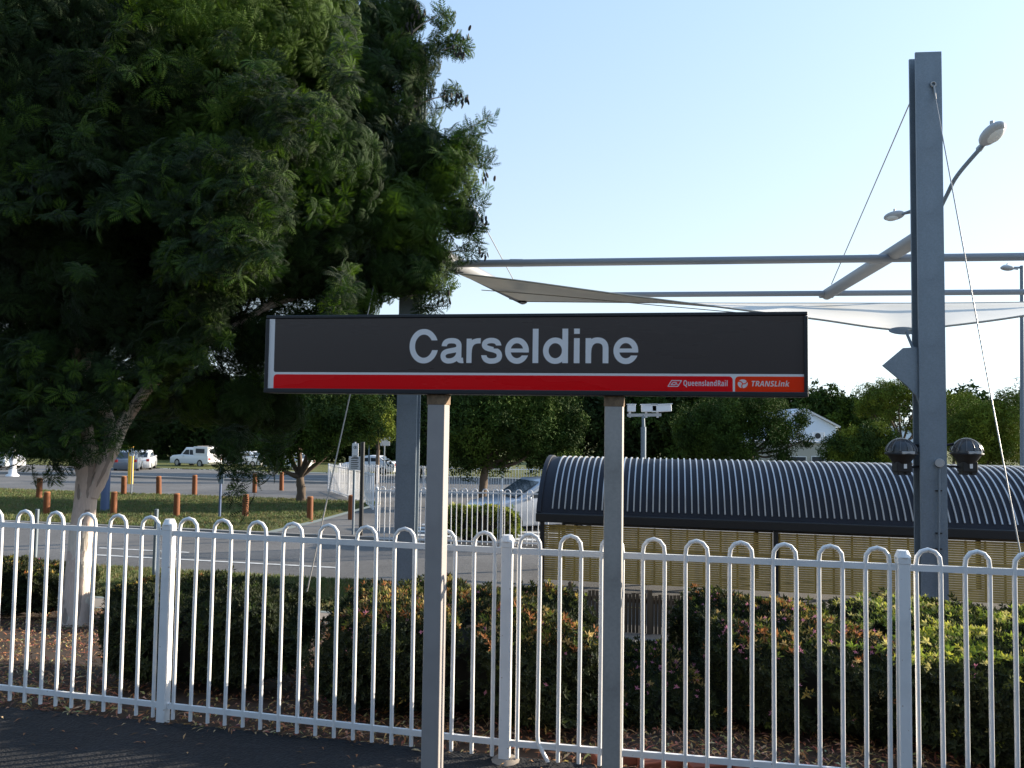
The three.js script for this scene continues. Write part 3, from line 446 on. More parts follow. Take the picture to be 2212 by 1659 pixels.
// ---------------------------------------------------------------- station name sign
{
  const l = P(583, 766, 3.99), r = P(1740, 766, 3.6), mid = l.clone().add(r).multiplyScalar(0.5), yaw = Math.atan2(-(r.z - l.z), r.x - l.x), W = Math.hypot(r.x - l.x, r.z - l.z);
  const topY = (P(583, 685, 3.99).y + P(1740, 675, 3.6).y) / 2, botY = (P(583, 850, 3.99).y + P(1740, 858, 3.6).y) / 2, H = topY - botY;
  const s = thing('station_sign', 'dark grey station name sign with red band on two posts', 'sign', [mid.x, 0, mid.z], yaw);
  const yc = (topY + botY) / 2, dp = 0.12, fw = 0.017, iw = W - 2 * fw, ih = H - fw * 2.2;
  // printed face
  const CW = 2048, CH = Math.round(2048 * ih / iw), cv = document.createElement('canvas'); cv.width = CW; cv.height = CH; const c = cv.getContext('2d');
  const sx = CW / 1, X = (t) => (t - 0.0065) / (0.9936 - 0.0065) * CW, Y = (f) => f * CH;
  c.fillStyle = '#efe9e4'; c.fillRect(0, 0, CW, CH);
  const rr2 = (x0, y0, x1, y1, rad, col, corners) => { const [tl, tr, br, bl] = corners.map((k) => k * rad); c.fillStyle = col; c.beginPath(); c.moveTo(x0 + tl, y0); c.lineTo(x1 - tr, y0); if (tr) c.quadraticCurveTo(x1, y0, x1, y0 + tr); c.lineTo(x1, y1 - br); if (br) c.quadraticCurveTo(x1, y1, x1 - br, y1); c.lineTo(x0 + bl, y1); if (bl) c.quadraticCurveTo(x0, y1, x0, y1 - bl); c.lineTo(x0, y0 + tl); if (tl) c.quadraticCurveTo(x0, y0, x0 + tl, y0); c.fill(); };
  const x1 = X(0.0178), sep0 = X(0.8735), sep1 = X(0.8775);
  rr2(x1, 0, CW, Y(0.757), 9, '#4c433f', [0, 0, 0, 1]);
  rr2(x1, Y(0.79), sep0, CH, 16, '#f2000e', [1, 1, 0, 0]);
  rr2(sep1, Y(0.79), CW, CH, 16, '#ff3606', [1, 0, 0, 0]);
  // the name, drawn letter by letter (bold grotesque), in units of a 297 unit cap height
  const k = (X(0.710) - X(0.2857)) / (2085 - 100), ky = (Y(0.622) - Y(0.155)) / (418 - 121), INK = '#efe9e5';
  c.save(); c.translate(X(0.2857) - 100 * k, Y(0.155) - 121 * ky); c.scale(k, ky); c.strokeStyle = c.fillStyle = INK; c.lineCap = 'butt'; c.lineJoin = 'round';
  const S = (w, f) => { c.lineWidth = w; c.beginPath(); f(); c.stroke(); };
  const cut = (f, ...rects) => { c.save(); c.beginPath(); c.rect(0, 0, 2300, 600); for (const [a, b, d, e] of rects) { c.moveTo(a, b); c.lineTo(a, e); c.lineTo(d, e); c.lineTo(d, b); c.closePath(); } c.clip('evenodd'); f(); c.restore(); };
  cut(() => S(50, () => c.ellipse(230, 271, 104, 127, 0, 0, 6.2832)), [232, 220, 420, 306]);
  S(48, () => { c.moveTo(413, 272); c.bezierCurveTo(414, 238, 438, 223, 479, 223); c.bezierCurveTo(520, 223, 543, 238, 543, 268); c.lineTo(543, 372); c.bezierCurveTo(543, 392, 552, 399, 584, 395); });
  S(46, () => { c.moveTo(543, 288); c.bezierCurveTo(515, 322, 404, 296, 404, 358); c.bezierCurveTo(404, 388, 427, 401, 452, 401); c.bezierCurveTo(502, 401, 543, 372, 543, 320); });
  c.fillRect(611, 205, 46, 213); S(46, () => { c.moveTo(635, 330); c.bezierCurveTo(635, 262, 655, 222, 736, 224); });
  cut(() => S(47, () => { c.moveTo(896, 290); c.bezierCurveTo(896, 238, 870, 222, 832, 222); c.bezierCurveTo(792, 222, 769, 236, 769, 260); c.bezierCurveTo(769, 286, 800, 292, 836, 300); c.bezierCurveTo(876, 309, 901, 322, 901, 354); c.bezierCurveTo(901, 388, 872, 401, 832, 401); c.bezierCurveTo(782, 401, 763, 376, 763, 330); }), [850, 266, 930, 292], [730, 325, 800, 350]);
  for (const ex of [1053, 1978]) { cut(() => S(49, () => c.ellipse(ex, 311, 79, 89, 0, 0, 6.2832)), [ex + 10, 326, ex + 120, 352]); c.fillRect(ex - 70, 292, 172, 34); }
  c.fillRect(1188, 121, 50, 297); c.fillRect(1442, 121, 50, 297); S(49, () => c.ellipse(1383, 311, 81, 89, 0, 0, 6.2832));
  c.fillRect(1541, 203, 49, 215); c.fillRect(1541, 121, 49, 46);
  c.fillRect(1640, 203, 48, 215); S(49, () => { c.moveTo(1664, 330); c.bezierCurveTo(1664, 250, 1698, 222, 1740, 222); c.bezierCurveTo(1786, 222, 1809, 248, 1809, 292); c.lineTo(1809, 418); });
  c.restore();
  // operator marks on the red band
  const by0 = Y(0.825), by1 = Y(0.93), bm = (by0 + by1) / 2; c.textBaseline = 'alphabetic';
  const lx = X(0.761), lw = X(0.786) - lx;
  c.save(); c.translate(lx, Y(0.842)); const lh = Y(0.93) - Y(0.842); c.strokeStyle = '#e4dcdc'; c.lineJoin = 'round'; c.lineWidth = lh * 0.14;
  c.beginPath(); c.moveTo(lw * 0.28, lh * 0.07); c.lineTo(lw * 0.97, lh * 0.07); c.lineTo(lw * 0.72, lh * 0.93); c.lineTo(lw * 0.03, lh * 0.93); c.closePath(); c.stroke();
  c.beginPath(); c.moveTo(lw * 0.66, lh * 0.34); c.lineTo(lw * 0.40, lh * 0.34); c.lineTo(lw * 0.24, lh * 0.68); c.lineTo(lw * 0.50, lh * 0.68); c.lineTo(lw * 0.60, lh * 0.5); c.lineTo(lw * 0.72, lh * 0.72); c.stroke(); c.restore();
  const fit = (txt, font, x, w, y) => { c.font = font; const m = c.measureText(txt).width; c.save(); c.translate(x, y); c.scale(w / m, 1); c.fillText(txt, 0, 0); c.restore(); };
  c.fillStyle = '#e4dcdc'; fit('QueenslandRail', `bold ${Math.round(ih / iw * 2048 * 0.105)}px sans-serif`, X(0.788), X(0.8655) - X(0.788), Y(0.917));
  c.save(); const tx = X(0.8905), ty = Y(0.885), tr = Y(0.058) * 1.0; c.fillStyle = '#ecdcd8'; c.beginPath(); c.ellipse(tx, ty, tr * 1.1, tr, 0, 0, 6.2832); c.fill(); c.strokeStyle = '#ff3606'; c.lineWidth = tr * 0.2;
  for (let i = 0; i < 3; i++) { c.save(); c.translate(tx, ty); c.rotate(i * 2.094 + 0.5); c.beginPath(); c.moveTo(0, 0); c.quadraticCurveTo(tr * 0.7, -tr * 0.25, tr * 0.55, -tr * 1.1); c.stroke(); c.restore(); } c.restore();
  c.fillStyle = '#ecdcd8'; c.save(); c.transform(1, 0, -0.18, 1, Y(0.917) * 0.18, 0); fit('TRANSLink', `bold ${Math.round(ih / iw * 2048 * 0.1)}px sans-serif`, X(0.904), X(0.9685) - X(0.904), Y(0.917)); c.restore();
  const map = new THREE.CanvasTexture(cv); map.colorSpace = THREE.SRGBColorSpace;
  const face = phys(1, 1, 1, 0.3, { map, specularIntensity: 0.7, roughnessMap: tex(256, (u, v) => 0.7 + 0.5 * fbm(u, v, 5, 5), 1) });
  const fg = new THREE.PlaneGeometry(iw, ih); fg.translate(0, yc, dp / 2 - 0.012); part('printed_panel', fg, face, s);
  part('backing', box(W - 0.02, H - 0.02, dp - 0.03, 0, yc, -0.012), M.frameDark, s);
  const prof = (len) => { const g = extrude([[0, 0], [0, dp], [fw * 0.45, dp], [fw, dp - 0.016], [fw, 0]], len); return g; };   // chamfered rim
  const rim = (len, place) => { const g = prof(len); place(g); return g; };
  const q = dp / 2;
  part('frame', [
    box(W, fw, dp - 0.008, 0, topY - fw / 2, -0.004, 0.004), box(W, fw * 1.35, dp, 0, botY + fw * 0.67, 0, 0.004), box(fw, H - fw * 2.4, dp - 0.002, -W / 2 + fw / 2, yc, -0.001, 0.004), box(fw, H - fw * 2.4, dp - 0.002, W / 2 - fw / 2, yc, -0.001, 0.004)], M.frameDark, s);
  const loc = (px, d) => { const p = P(px, 900, d); return s.worldToLocal(V(p.x, 0, p.z)); }; s.updateMatrixWorld(true);
  const a = loc(947, 3.86), b = loc(1327, 3.745), pw = 0.078, ph = botY;
  for (const [p, m, w2, lab] of [[a, M.postTaupe, 0.088, 'taupe painted square post'], [b, M.postGrey, 0.086, 'weathered grey square post']]) {
    const post = part('post', box(w2, ph - 0.03, w2, 0, (ph - 0.03) / 2, 0, 0.007), m, s, lab); post.position.set(p.x, 0, -0.005);
    const cap = part('rusty_bracket', box(w2 + 0.005, 0.05, w2 + 0.005, 0, -0.01, 0, 0.003), M.rust, s); cap.position.set(p.x, ph - 0.0155, -0.005);
    post.rotation.y = -0.06; cap.rotation.y = -0.06;
  }
}

// ---------------------------------------------------------------- shade sail on steel columns
{
  const DL = 9.05, DR = 8.2, f = P(2013, 1290, DR); f.y = groundY(f.x, f.z);
  const fr = thing('shade_structure', 'galvanised steel shade frame of two columns with arms and pipes', 'shade structure', f.toArray());
  const yaw = -0.1, at = (px, py, d) => P(px, py, d).sub(f);
  function column(foot, topY, w, dp, label) {
    const h = topY - foot.y + 0.3, g = [box(w, h, 0.022, 0, h / 2, 0), box(0.016, h, dp - 0.024, 0, h / 2, -dp / 2), box(w, h, 0.022, 0, h / 2, -dp)];
    const m = part('column', g, M.galv, fr, label); m.position.copy(foot).sub(f); m.position.y -= 0.3; m.rotation.y = yaw; return m;
  }
  const topR = P(2011, 113, DR).y, fl = P(872, 1240, DL); fl.y = groundY(fl.x, fl.z); const topL = P(905, 190, DL).y + 0.35;
  const fRx = P(2017, 1100, DR), fR = V(fRx.x, f.y, fRx.z);
  column(fR, topR, 0.265, 0.16, 'right hand steel column carrying two floodlights');
  column(fl, topL, 0.235, 0.17, 'left hand steel column half hidden by leaves');
  // arms reach away from the columns, pipes lie across them
  part('arm', bar(at(2003, 502, DR + 0.1), at(1786, 636, 12.1), 0.085, 0.085, 20), M.arm, fr, 'right arm tube');
  part('arm', bar(at(905, 528, DL + 0.1), at(1130, 645, 13.0), 0.10, 0.10, 20), M.arm, fr, 'left arm tube');
  part('pipe', bar(at(978, 570, 10.0), at(2330, 553, 9.0), 0.047, 0.047, 16), M.pipe, fr); part('pipe', bar(at(1300, 637, 12.5), at(2330, 630, 11.4), 0.042, 0.042, 16), M.pipe, fr);
  for (const [x, y, d, r] of [[1890, 560, 9.35, 0.056], [1115, 568, 9.9, 0.05], [1785, 637, 12.05, 0.05]]) part('pipe_sleeve', bar(at(x - 14, y, d), at(x + 14, y, d), r, r, 14), M.pipe, fr);
  // gusset plate and shackle on the right column
  const gp = [[1950, 752], [1984, 750], [1992, 900], [1978, 856], [1958, 834], [1905, 790]], gd = DR + 0.05, gs = new THREE.Shape(gp.map(([x, y]) => { const p = at(x, y, gd); return new THREE.Vector2(p.x, p.y); }));
  const gg = new THREE.ExtrudeGeometry(gs, { depth: 0.02, bevelEnabled: false }); gg.translate(0, 0, at(1950, 800, gd).z); part('gusset_plate', wuv(gg), M.galv, fr);
  part('turnbuckle', [bar(at(1957, 716, DR + 0.1), at(1972, 752, DR + 0.06), 0.014, 0.014, 8), wuv(new THREE.TorusGeometry(0.03, 0.009, 8, 14).translate(...at(1973, 757, DR + 0.06).toArray()))], M.galv, fr);
  part('eye_bolt', [wuv(new THREE.TorusGeometry(0.025, 0.008, 8, 14).translate(...at(2016, 182, DR - 0.03).toArray())), bar(at(2017, 186, DR - 0.03), at(2021, 214, DR - 0.06), 0.012, 0.01, 8)], M.cable, fr);
  const ck = (a, b, r = 0.006) => bar(a, b, r, r, 6);
  part('stay_cable', ck(at(1976, 198, DR + 0.2), at(1796, 614, 12.0), 0.007), M.cable, fr); part('stay_cable', ck(at(945, 300, DL + 0.2), at(1110, 606, 12.6), 0.007), M.cable, fr);
  part('guy_wire', ck(at(2021, 214, DR - 0.06), at(2206, 1205, 6.4)), M.cable, fr); part('guy_wire', ck(at(906, 168, DL - 0.03), at(660, 1292, 8.0), 0.0075), M.cable, fr);
  // conduit and junction disc on the column face
  part('conduit', bar(at(2029, 1012, DR - 0.045), at(2027, 1300, DR - 0.045), 0.011, 0.011, 8), M.galv, fr);
  part('junction_box', bar(at(2030, 1000, DR - 0.02), at(2030, 1000, DR - 0.06), 0.047, 0.042, 18), M.lampGrey, fr);
  for (const y of [1060, 1152, 1186]) part('clip', box(0.06, 0.014, 0.02).translate(...at(2028, y, DR - 0.035).toArray()), M.black, fr);
  // sail: a ruled cloth between its near edge and its far edge
  const cat = (l) => new THREE.CatmullRomCurve3(l, false, 'centripetal');
  const near = cat([P(985, 590, 10.0), P(1120, 606, 9.75), P(1310, 632, 9.45), P(1560, 664, 9.05), P(1760, 689, 8.75), P(1950, 713, 8.5), P(2040, 705, 8.4), P(2212, 682, 8.2), P(2420, 640, 8.0)]);
  const far = cat([P(1128, 651, 12.8), P(1330, 653, 12.7), P(1560, 655, 12.5), P(1780, 655, 12.3), P(2000, 655, 12.1), P(2212, 653, 11.9), P(2420, 648, 11.7)]);
  const NU = 64, NV = 14, pos = [], uv = [], idx = [], org = P(1950, 713, 8.5);
  for (let i = 0; i <= NU; i++) for (let j = 0; j <= NV; j++) {
    const u = i / NU, v = j / NV, a = near.getPoint(u), b = far.getPoint(u), p = a.lerp(b, v); p.y -= 0.05 * Math.sin(Math.PI * v) * Math.min(1, u * 4) - 0.012 * Math.sin(u * 60) * Math.exp(-Math.pow((u - 0.64) * 9, 2)) * (1 - v);
    pos.push(p.x - org.x, p.y - org.y, p.z - org.z); uv.push(p.x, p.z); if (i && j) { const o = i * (NV + 1) + j, q = o - NV - 1; idx.push(q - 1, q, o - 1, q, o, o - 1); }
  }
  const sg = new THREE.BufferGeometry(); sg.setAttribute('position', new THREE.Float32BufferAttribute(pos, 3)); sg.setAttribute('uv', new THREE.Float32BufferAttribute(uv, 2)); sg.setIndex(idx); sg.computeVertexNormals();
  const sail = thing('shade_sail', 'pale beige shade sail stretched under the pipes behind the sign', 'shade sail', org.toArray());
  part('fabric', sg, M.sail, sail);
  const hem = (c) => new THREE.TubeGeometry(c, 80, 0.011, 6).translate(-org.x, -org.y, -org.z); part('edge_cable', wuv(hem(near)), mat(0.4, 0.38, 0.33, 0.8), sail); part('edge_cable', wuv(hem(far)), mat(0.4, 0.38, 0.33, 0.8), sail);
  part('seam', new THREE.TubeGeometry(cat([0, 0.25, 0.5, 0.75, 1].map((u) => near.getPoint(u * 0.55).lerp(far.getPoint(u * 0.55), 0.33).add(V(0, -0.085, 0)))), 40, 0.006, 5).translate(-org.x, -org.y, -org.z), mat(0.3, 0.28, 0.24, 0.9), sail);
  const sh = new THREE.Shape(); sh.ellipse = undefined; const plate = new THREE.CylinderGeometry(0.16, 0.16, 0.012, 20); plate.scale(1, 1, 0.28); plate.rotateX(1.2); plate.translate(0, -0.01, 0.02); part('corner_plate', wuv(plate), M.galv, sail);
  for (const [x, y, d] of [[985, 588, 10], [1122, 650, 12.7]]) part('corner_fitting', [bar(P(x - 22, y - 6, d).sub(org), P(x + 16, y + 3, d).sub(org), 0.018, 0.018, 8), wuv(new THREE.SphereGeometry(0.035, 10, 8).translate(...P(x, y, d).sub(org).toArray()))], M.black, sail);
  // floodlights either side of the column
  const flood = (px, label, sgn, turn) => {
    const p = P(px, 978, DR + 0.05), t = thing('floodlight', label, 'floodlight', p.toArray(), turn, undefined), prof = []; for (let i = 0; i <= 12; i++) { const a = i / 12 * Math.PI / 2; prof.push(new THREE.Vector2(0.148 * Math.sin(a), 0.16 * Math.cos(a))); }
    const dome = new THREE.LatheGeometry(prof, 28); dome.translate(0, -0.005, 0); part('housing', dome, mat(0.045, 0.048, 0.055, 0.22), t);
    for (let i = 0; i < 12; i++) { const a = i / 12 * Math.PI * 2, c = new THREE.TorusGeometry(0.152, 0.007, 5, 10, 1.1); c.rotateZ(0.15); c.rotateY(a); c.translate(0, -0.005, 0); part('fin', c, mat(0.08, 0.085, 0.095, 0.25), t); }
    part('rim', new THREE.TorusGeometry(0.148, 0.013, 8, 28).rotateX(Math.PI / 2).translate(0, -0.01, 0), M.black, t);
    const lower = new THREE.CylinderGeometry(0.145, 0.075, 0.10, 24); lower.translate(0, -0.065, 0); part('reflector', lower, M.black, t);
    part('gear_box', [box(0.16, 0.11, 0.12, 0, -0.145, 0.01, 0.012), box(0.045, 0.035, 0.10, -0.045, -0.212, 0.01), box(0.045, 0.035, 0.10, 0.045, -0.212, 0.01)], M.black, t);
    part('latch', box(0.13, 0.028, 0.02, 0, 0.005, 0.146, 0.004), M.lampGrey, t); part('label_plate', box(0.03, 0.05, 0.004, 0.005, -0.135, 0.073), M.whiteFar, t);
    part('bracket', [bar(V(sgn * 0.02, 0.1, -0.08), V(sgn * 0.27, 0.065, -0.03), 0.014, 0.014, 8), bar(V(sgn * 0.06, -0.15, -0.02), V(sgn * 0.27, -0.14, -0.03), 0.012, 0.012, 8)], M.black, t);
  };
  flood(1947, 'round dark floodlight on the left side of the steel column', 1, 0); flood(2088, 'round dark floodlight on the right side of the steel column', -1, 0);
}

// ---------------------------------------------------------------- curved roof shelter
{
  const A = V(0.46, 0, -13.35), u = V(1, 0, SL).normalize(), n = V(SL, 0, -1).normalize(), eave = EYE - 1.5, ridge = EYE - 0.62, half = 1.45, LEN = 12.5, gnd = gy(14.0) - 0.02;
  const org = A.clone().setY(gnd), s = thing('bike_shelter', 'long bicycle shelter with curved dark ribbed roof and tan louvre screens', 'shelter', org.toArray(), Math.atan2(-u.z, u.x));   // local x along, local -z away
  const R = (half * half + (ridge - eave) ** 2) / (2 * (ridge - eave)), cy = ridge - R - gnd, a0 = Math.acos(Math.min(1, half / R)) * (cy < eave - gnd ? 1 : -1);
  const arc = (rad, t0 = 0, t1 = 1, N = 40) => Array.from({ length: N + 1 }, (_, i) => { const a = a0 + (Math.PI - 2 * a0) * (t0 + (t1 - t0) * i / N); return [Math.cos(a) * rad, cy + Math.sin(a) * rad]; });
  const shell = (r0, r1, x0, x1, t0, t1) => { const o = arc(r1, t0, t1), i = arc(r0, t0, t1).reverse(), g = extrude([...o, ...i], x1 - x0); g.rotateY(Math.PI / 2); g.translate((x0 + x1) / 2, 0, -half); return wuv(toCreasedNormals(g, 0.5)); };
  part('roof', shell(R - 0.02, R, 0.06, LEN), M.roof, s);
  const ribG = shell(R + 0.0005, R + 0.022, 0, 0.021, 0.02, 0.98); for (let i = 0; i < 118; i++) { const m = part('rib', ribG, M.rib, s); m.position.x = 0.24 + i * 0.104; }
  part('end_trim', shell(R - 0.03, R + 0.03, -0.02, 0.055), M.roof, s);
  for (const z of [0.035, -2 * half - 0.035]) part('gutter', box(LEN + 0.04, 0.15, 0.1, LEN / 2, eave - gnd - 0.075, z, 0.02), M.frameDark, s);
  // screens: slats and battens per bay; posts
  const top = eave - gnd - 0.2, bot = 0.30, bays = [[0.10, 3.78], [3.9, 7.7], [7.82, 11.6]];
  for (const [b0, b1] of bays) for (let k = 0; k < 26; k++) { const m = part('slat', box(b1 - b0, 0.028, 0.012, (b0 + b1) / 2, 0, 0), M.slat, s); m.position.set(0, top - (top - bot) * (k + 0.5) / 26, -0.05); m.rotation.x = -0.35; }
  for (const [b0, b1] of bays) { const nb = 14; for (let k = 0; k <= nb; k++) { const m = part('batten', box(0.03, top - bot, 0.014, 0, (top + bot) / 2, 0), M.slat, s); m.position.set(b0 + (b1 - b0) * k / nb, 0, -0.066); } }
  for (const x of [0.08, 3.84, 7.76, 11.66]) for (const z of [-0.03, -2 * half + 0.05]) part('post', box(0.07, eave - gnd - 0.15, 0.07, x, (eave - gnd - 0.15) / 2, z), M.frameDark, s);
  for (const x of [3.84, 7.76]) part('foot_sleeve', box(0.11, 0.28, 0.11, x, 0.14, -0.03), M.galv, s);
  part('back_rail', box(11.6, 0.05, 0.05, 5.85, 0.9, -2 * half + 0.05), M.frameDark, s);
}

{ // station awning on the platform, behind the viewer; the sign's gloss shows it
  const t = thing('station_awning', 'grey station awning and wall along the platform behind the viewer', 'station building', [0, 0, 0], Math.atan(SL) * 0.9);
  part('wall', box(34, 3.2, 0.25, 0, 1.6, 8.6), M.wallCream, t); part('roof', [box(36, 0.12, 6.2, 0, 3.36, 5.8), box(36, 0.3, 0.08, 0, 3.32, 2.66)], M.roofWhite, t);
  for (let i = -3; i <= 3; i++) part('post', box(0.12, 3.3, 0.12, i * 4.5 + 1.5, 1.65, 3.6), M.frameDark, t);
}

// ---------------------------------------------------------------- lamps, poles and signs
const setFoot = (px, d) => { const p = P(px, 1000, d); p.y = groundY(p.x, p.z); return p; };
function lampHead(parent, at, dir, size, tilt = 0) {
  const g = new THREE.SphereGeometry(1, 20, 12); g.scale(size * 0.5, size * 0.20, size * 0.27); const b = new THREE.SphereGeometry(1, 20, 8, 0, Math.PI * 2, Math.PI / 2, Math.PI / 2); b.scale(size * 0.36, size * 0.23, size * 0.22); b.translate(size * 0.08, -0.02 * size, 0);
  const neck = new THREE.CylinderGeometry(size * 0.09, size * 0.06, size * 0.4, 10); neck.rotateZ(Math.PI / 2); neck.translate(-size * 0.55, 0, 0);
  const q = new THREE.Quaternion().setFromUnitVectors(V(1, 0, 0), dir.clone().normalize());
  for (const [n, geo, m] of [['lamp_housing', merge([g, neck]), M.lampGrey], ['lamp_bowl', b, M.lampGlass]]) { const h = part(n, geo, m, parent); h.position.copy(at); h.quaternion.copy(q); }
  const cell = part('light_sensor', bar(V(0, 0, 0), V(0, size * 0.16, 0), size * 0.05, size * 0.05, 8), M.lampGrey, parent); cell.position.copy(at).add(V(0, size * 0.18, 0));
}
{
  const d = 12.6, f = setFoot(2030, d), t = thing('street_lamp', 'double arm street lamp rising behind the right steel column', 'street lamp', f.toArray()), at = (x, y, dd = d) => P(x, y, dd).sub(f);
  part('pole', bar(V(0, 0, 0), at(2022, 430), 0.075, 0.055, 14), M.galv, t);
  part('arm', new THREE.TubeGeometry(new THREE.CatmullRomCurve3([at(2022, 470), at(2046, 420, 12.2), at(2066, 382, 11.9), at(2124, 313, 11.4)]), 20, 0.032, 8), M.galv, t);
  lampHead(t, at(2143, 289, 11.2), at(2143, 289, 11.2).sub(at(2122, 314, 11.5)), 0.55);
  part('arm', bar(at(2018, 438), at(1950, 462, 13.6), 0.03, 0.025, 8), M.galv, t); lampHead(t, at(1932, 466, 14), at(1932, 468, 14).sub(at(1958, 462, 13.9)), 0.36);
  const e = setFoot(2206, 17), q = thing('street_lamp', 'thin street lamp pole at the right edge of the view', 'street lamp', e.toArray()), qa = (x, y) => P(x, y, 17).sub(e);
  part('pole', bar(V(0, 0, 0), qa(2207, 574), 0.055, 0.035, 12), M.galv, q); part('arm', bar(qa(2207, 578), qa(2186, 578), 0.025, 0.02, 8), M.galv, q); lampHead(q, qa(2176, 579), V(-1, 0.05, 0), 0.3);
}
{ // camera pole behind the shelter
  const d = 26, f = setFoot(1390, d), t = thing('camera_pole', 'grey steel pole with security cameras behind the shelter roof', 'camera pole', f.toArray()), at = (x, y, dd = d) => P(x, y, dd).sub(f);
  part('pole', [bar(V(0, 0, 0), at(1390, 922), 0.085, 0.085, 14), bar(at(1390, 922), at(1389, 896), 0.055, 0.055, 12)], M.galv, t); part('crossbar', beamBox(at(1355, 897), at(1428, 896), 0.1, 0.1), M.lampGrey, t);
  const cam = (x, y, len, tilt) => { const p = at(x, y), m = part('camera', [box(len, 0.24, 0.22, 0, 0, 0, 0.03), box(len * 1.1, 0.03, 0.26, 0, 0.13, 0), box(0.07, 0.2, 0.07, -len * 0.2, -0.2, 0)], M.whiteFar, t); m.position.copy(p); m.rotation.z = tilt; };
  cam(1364, 882, 0.26, 0); cam(1402, 882, 0.5, 0.04); cam(1428, 882, 0.66, 0.06);
}
function poleSign(label, px, d, topPy, r, m, boards, category = 'sign', name = 'pole_sign') {
  const f = setFoot(px, d), t = thing(name, label, category, f.toArray()); const top = P(px, topPy, d).sub(f); top.x *= 0.3;
  part('pole', bar(V(0, 0, 0), top, r, r, 10), m, t);
  for (const [x0, y0, x1, y1, mt, nm, extra] of boards) { const a = P(x0, y0, d - 0.08).sub(f), b = P(x1, y1, d - 0.08).sub(f), bd = part(nm ?? 'board', box(b.x - a.x, a.y - b.y, 0.02, (a.x + b.x) / 2, (a.y + b.y) / 2, a.z, 0.004), mt, t); if (extra) extra(t, a, b); }
  return t;
}
const boardText = (lines, w, h, bg, fg, draw) => { const cv = document.createElement('canvas'); cv.width = 128; cv.height = Math.round(128 * h / w); const c = cv.getContext('2d'); c.fillStyle = bg; c.fillRect(0, 0, cv.width, cv.height); c.fillStyle = c.strokeStyle = fg; draw(c, cv.width, cv.height); const t = new THREE.CanvasTexture(cv); t.colorSpace = THREE.SRGBColorSpace; return mat(1, 1, 1, 0.5, { map: t }); };
const facing = (nm, mtl) => (t, a, b) => { const g = new THREE.PlaneGeometry(b.x - a.x - 0.02, a.y - b.y - 0.02); g.translate((a.x + b.x) / 2, (a.y + b.y) / 2, a.z + 0.014); part(nm, g, mtl, t); };
{
  const circ = boardText([], 1, 3, '#d9d9d9', '#333', (c, w, h) => { c.lineWidth = 10; c.beginPath(); c.arc(w / 2, h * 0.25, w * 0.3, 0, 6.3); c.stroke(); c.fillRect(w * 0.4, h * 0.18, w * 0.2, h * 0.14); c.fillRect(w * 0.2, h * 0.84, w * 0.6, h * 0.05); });
  const txt = boardText([], 1, 1.8, '#cfcfcf', '#444', (c, w, h) => { for (let i = 0; i < 6; i++) c.fillRect(w * 0.16, h * (0.1 + i * 0.145), w * (i % 2 ? 0.6 : 0.68), h * 0.07); });
  poleSign('parking sign on a grey pole with a white plate above a text plate', 766, 20.5, 955, 0.032, M.galv, [[761, 958, 774, 990, M.whiteFar, 'symbol_plate', facing('symbol_print', circ)], [754, 986, 779, 1016, M.whiteFar, 'text_plate', facing('text_print', txt)]]);
  poleSign('plain dark post right of the parking sign', 783, 20, 955, 0.055, M.frameDark, [], 'post', 'dark_post');
  poleSign('white rectangular sign on a thin pole left of the left steel column', 830, 48, 940, 0.04, M.galv, [[822, 940, 842, 963, M.whiteFar]]);
  poleSign('slim grey blue sign pole on the lawn under the hanging leaves', 478, 23.5, 1010, 0.035, M.poleBlue, [[473, 1010, 483, 1045, M.galv]], 'sign pole');
  poleSign('thick blue post on the lawn right of the tree trunk', 230, 25, 1010, 0.13, M.poleBlue, [], 'post', 'blue_post');
  poleSign('short grey post in front of the far kerb left of the fence post', 341, 12.9, 1100, 0.03, M.galv, [], 'post', 'marker_post');
  poleSign('short grey post beyond the fence at the far left', 84, 12.9, 1100, 0.03, M.galv, [], 'post', 'marker_post');
  poleSign('leaning grey sign pole beside the yellow post', 286, 32, 972, 0.03, M.galv, [[280, 968, 290, 985, M.whiteFar]], 'sign pole');
  poleSign('yellow post in the car park right of the tree trunk', 283, 40, 965, 0.13, M.yellow, [], 'post', 'yellow_post');
  poleSign('tall thin pole rising behind the parking sign', 797, 60, 700, 0.06, M.galv, [], 'pole', 'tall_pole');
  { const f = setFoot(28, 46), t = thing('white_street_pole', 'white pole with a flared base at the far left', 'street pole', f.toArray()); const pr = [[0.34, 0], [0.34, 0.08], [0.22, 0.16], [0.16, 0.7], [0.22, 0.9], [0.22, 1.1], [0.13, 1.2], [0.1, 1.3], [0.1, 4.2], [0, 4.2]].map(([a, b]) => new THREE.Vector2(a, b)); part('pole', new THREE.LatheGeometry(pr, 20), M.whiteFar, t); part('lantern', new THREE.SphereGeometry(0.2, 14, 10).translate(0, 4.4, 0), M.lampGlass, t); }
}
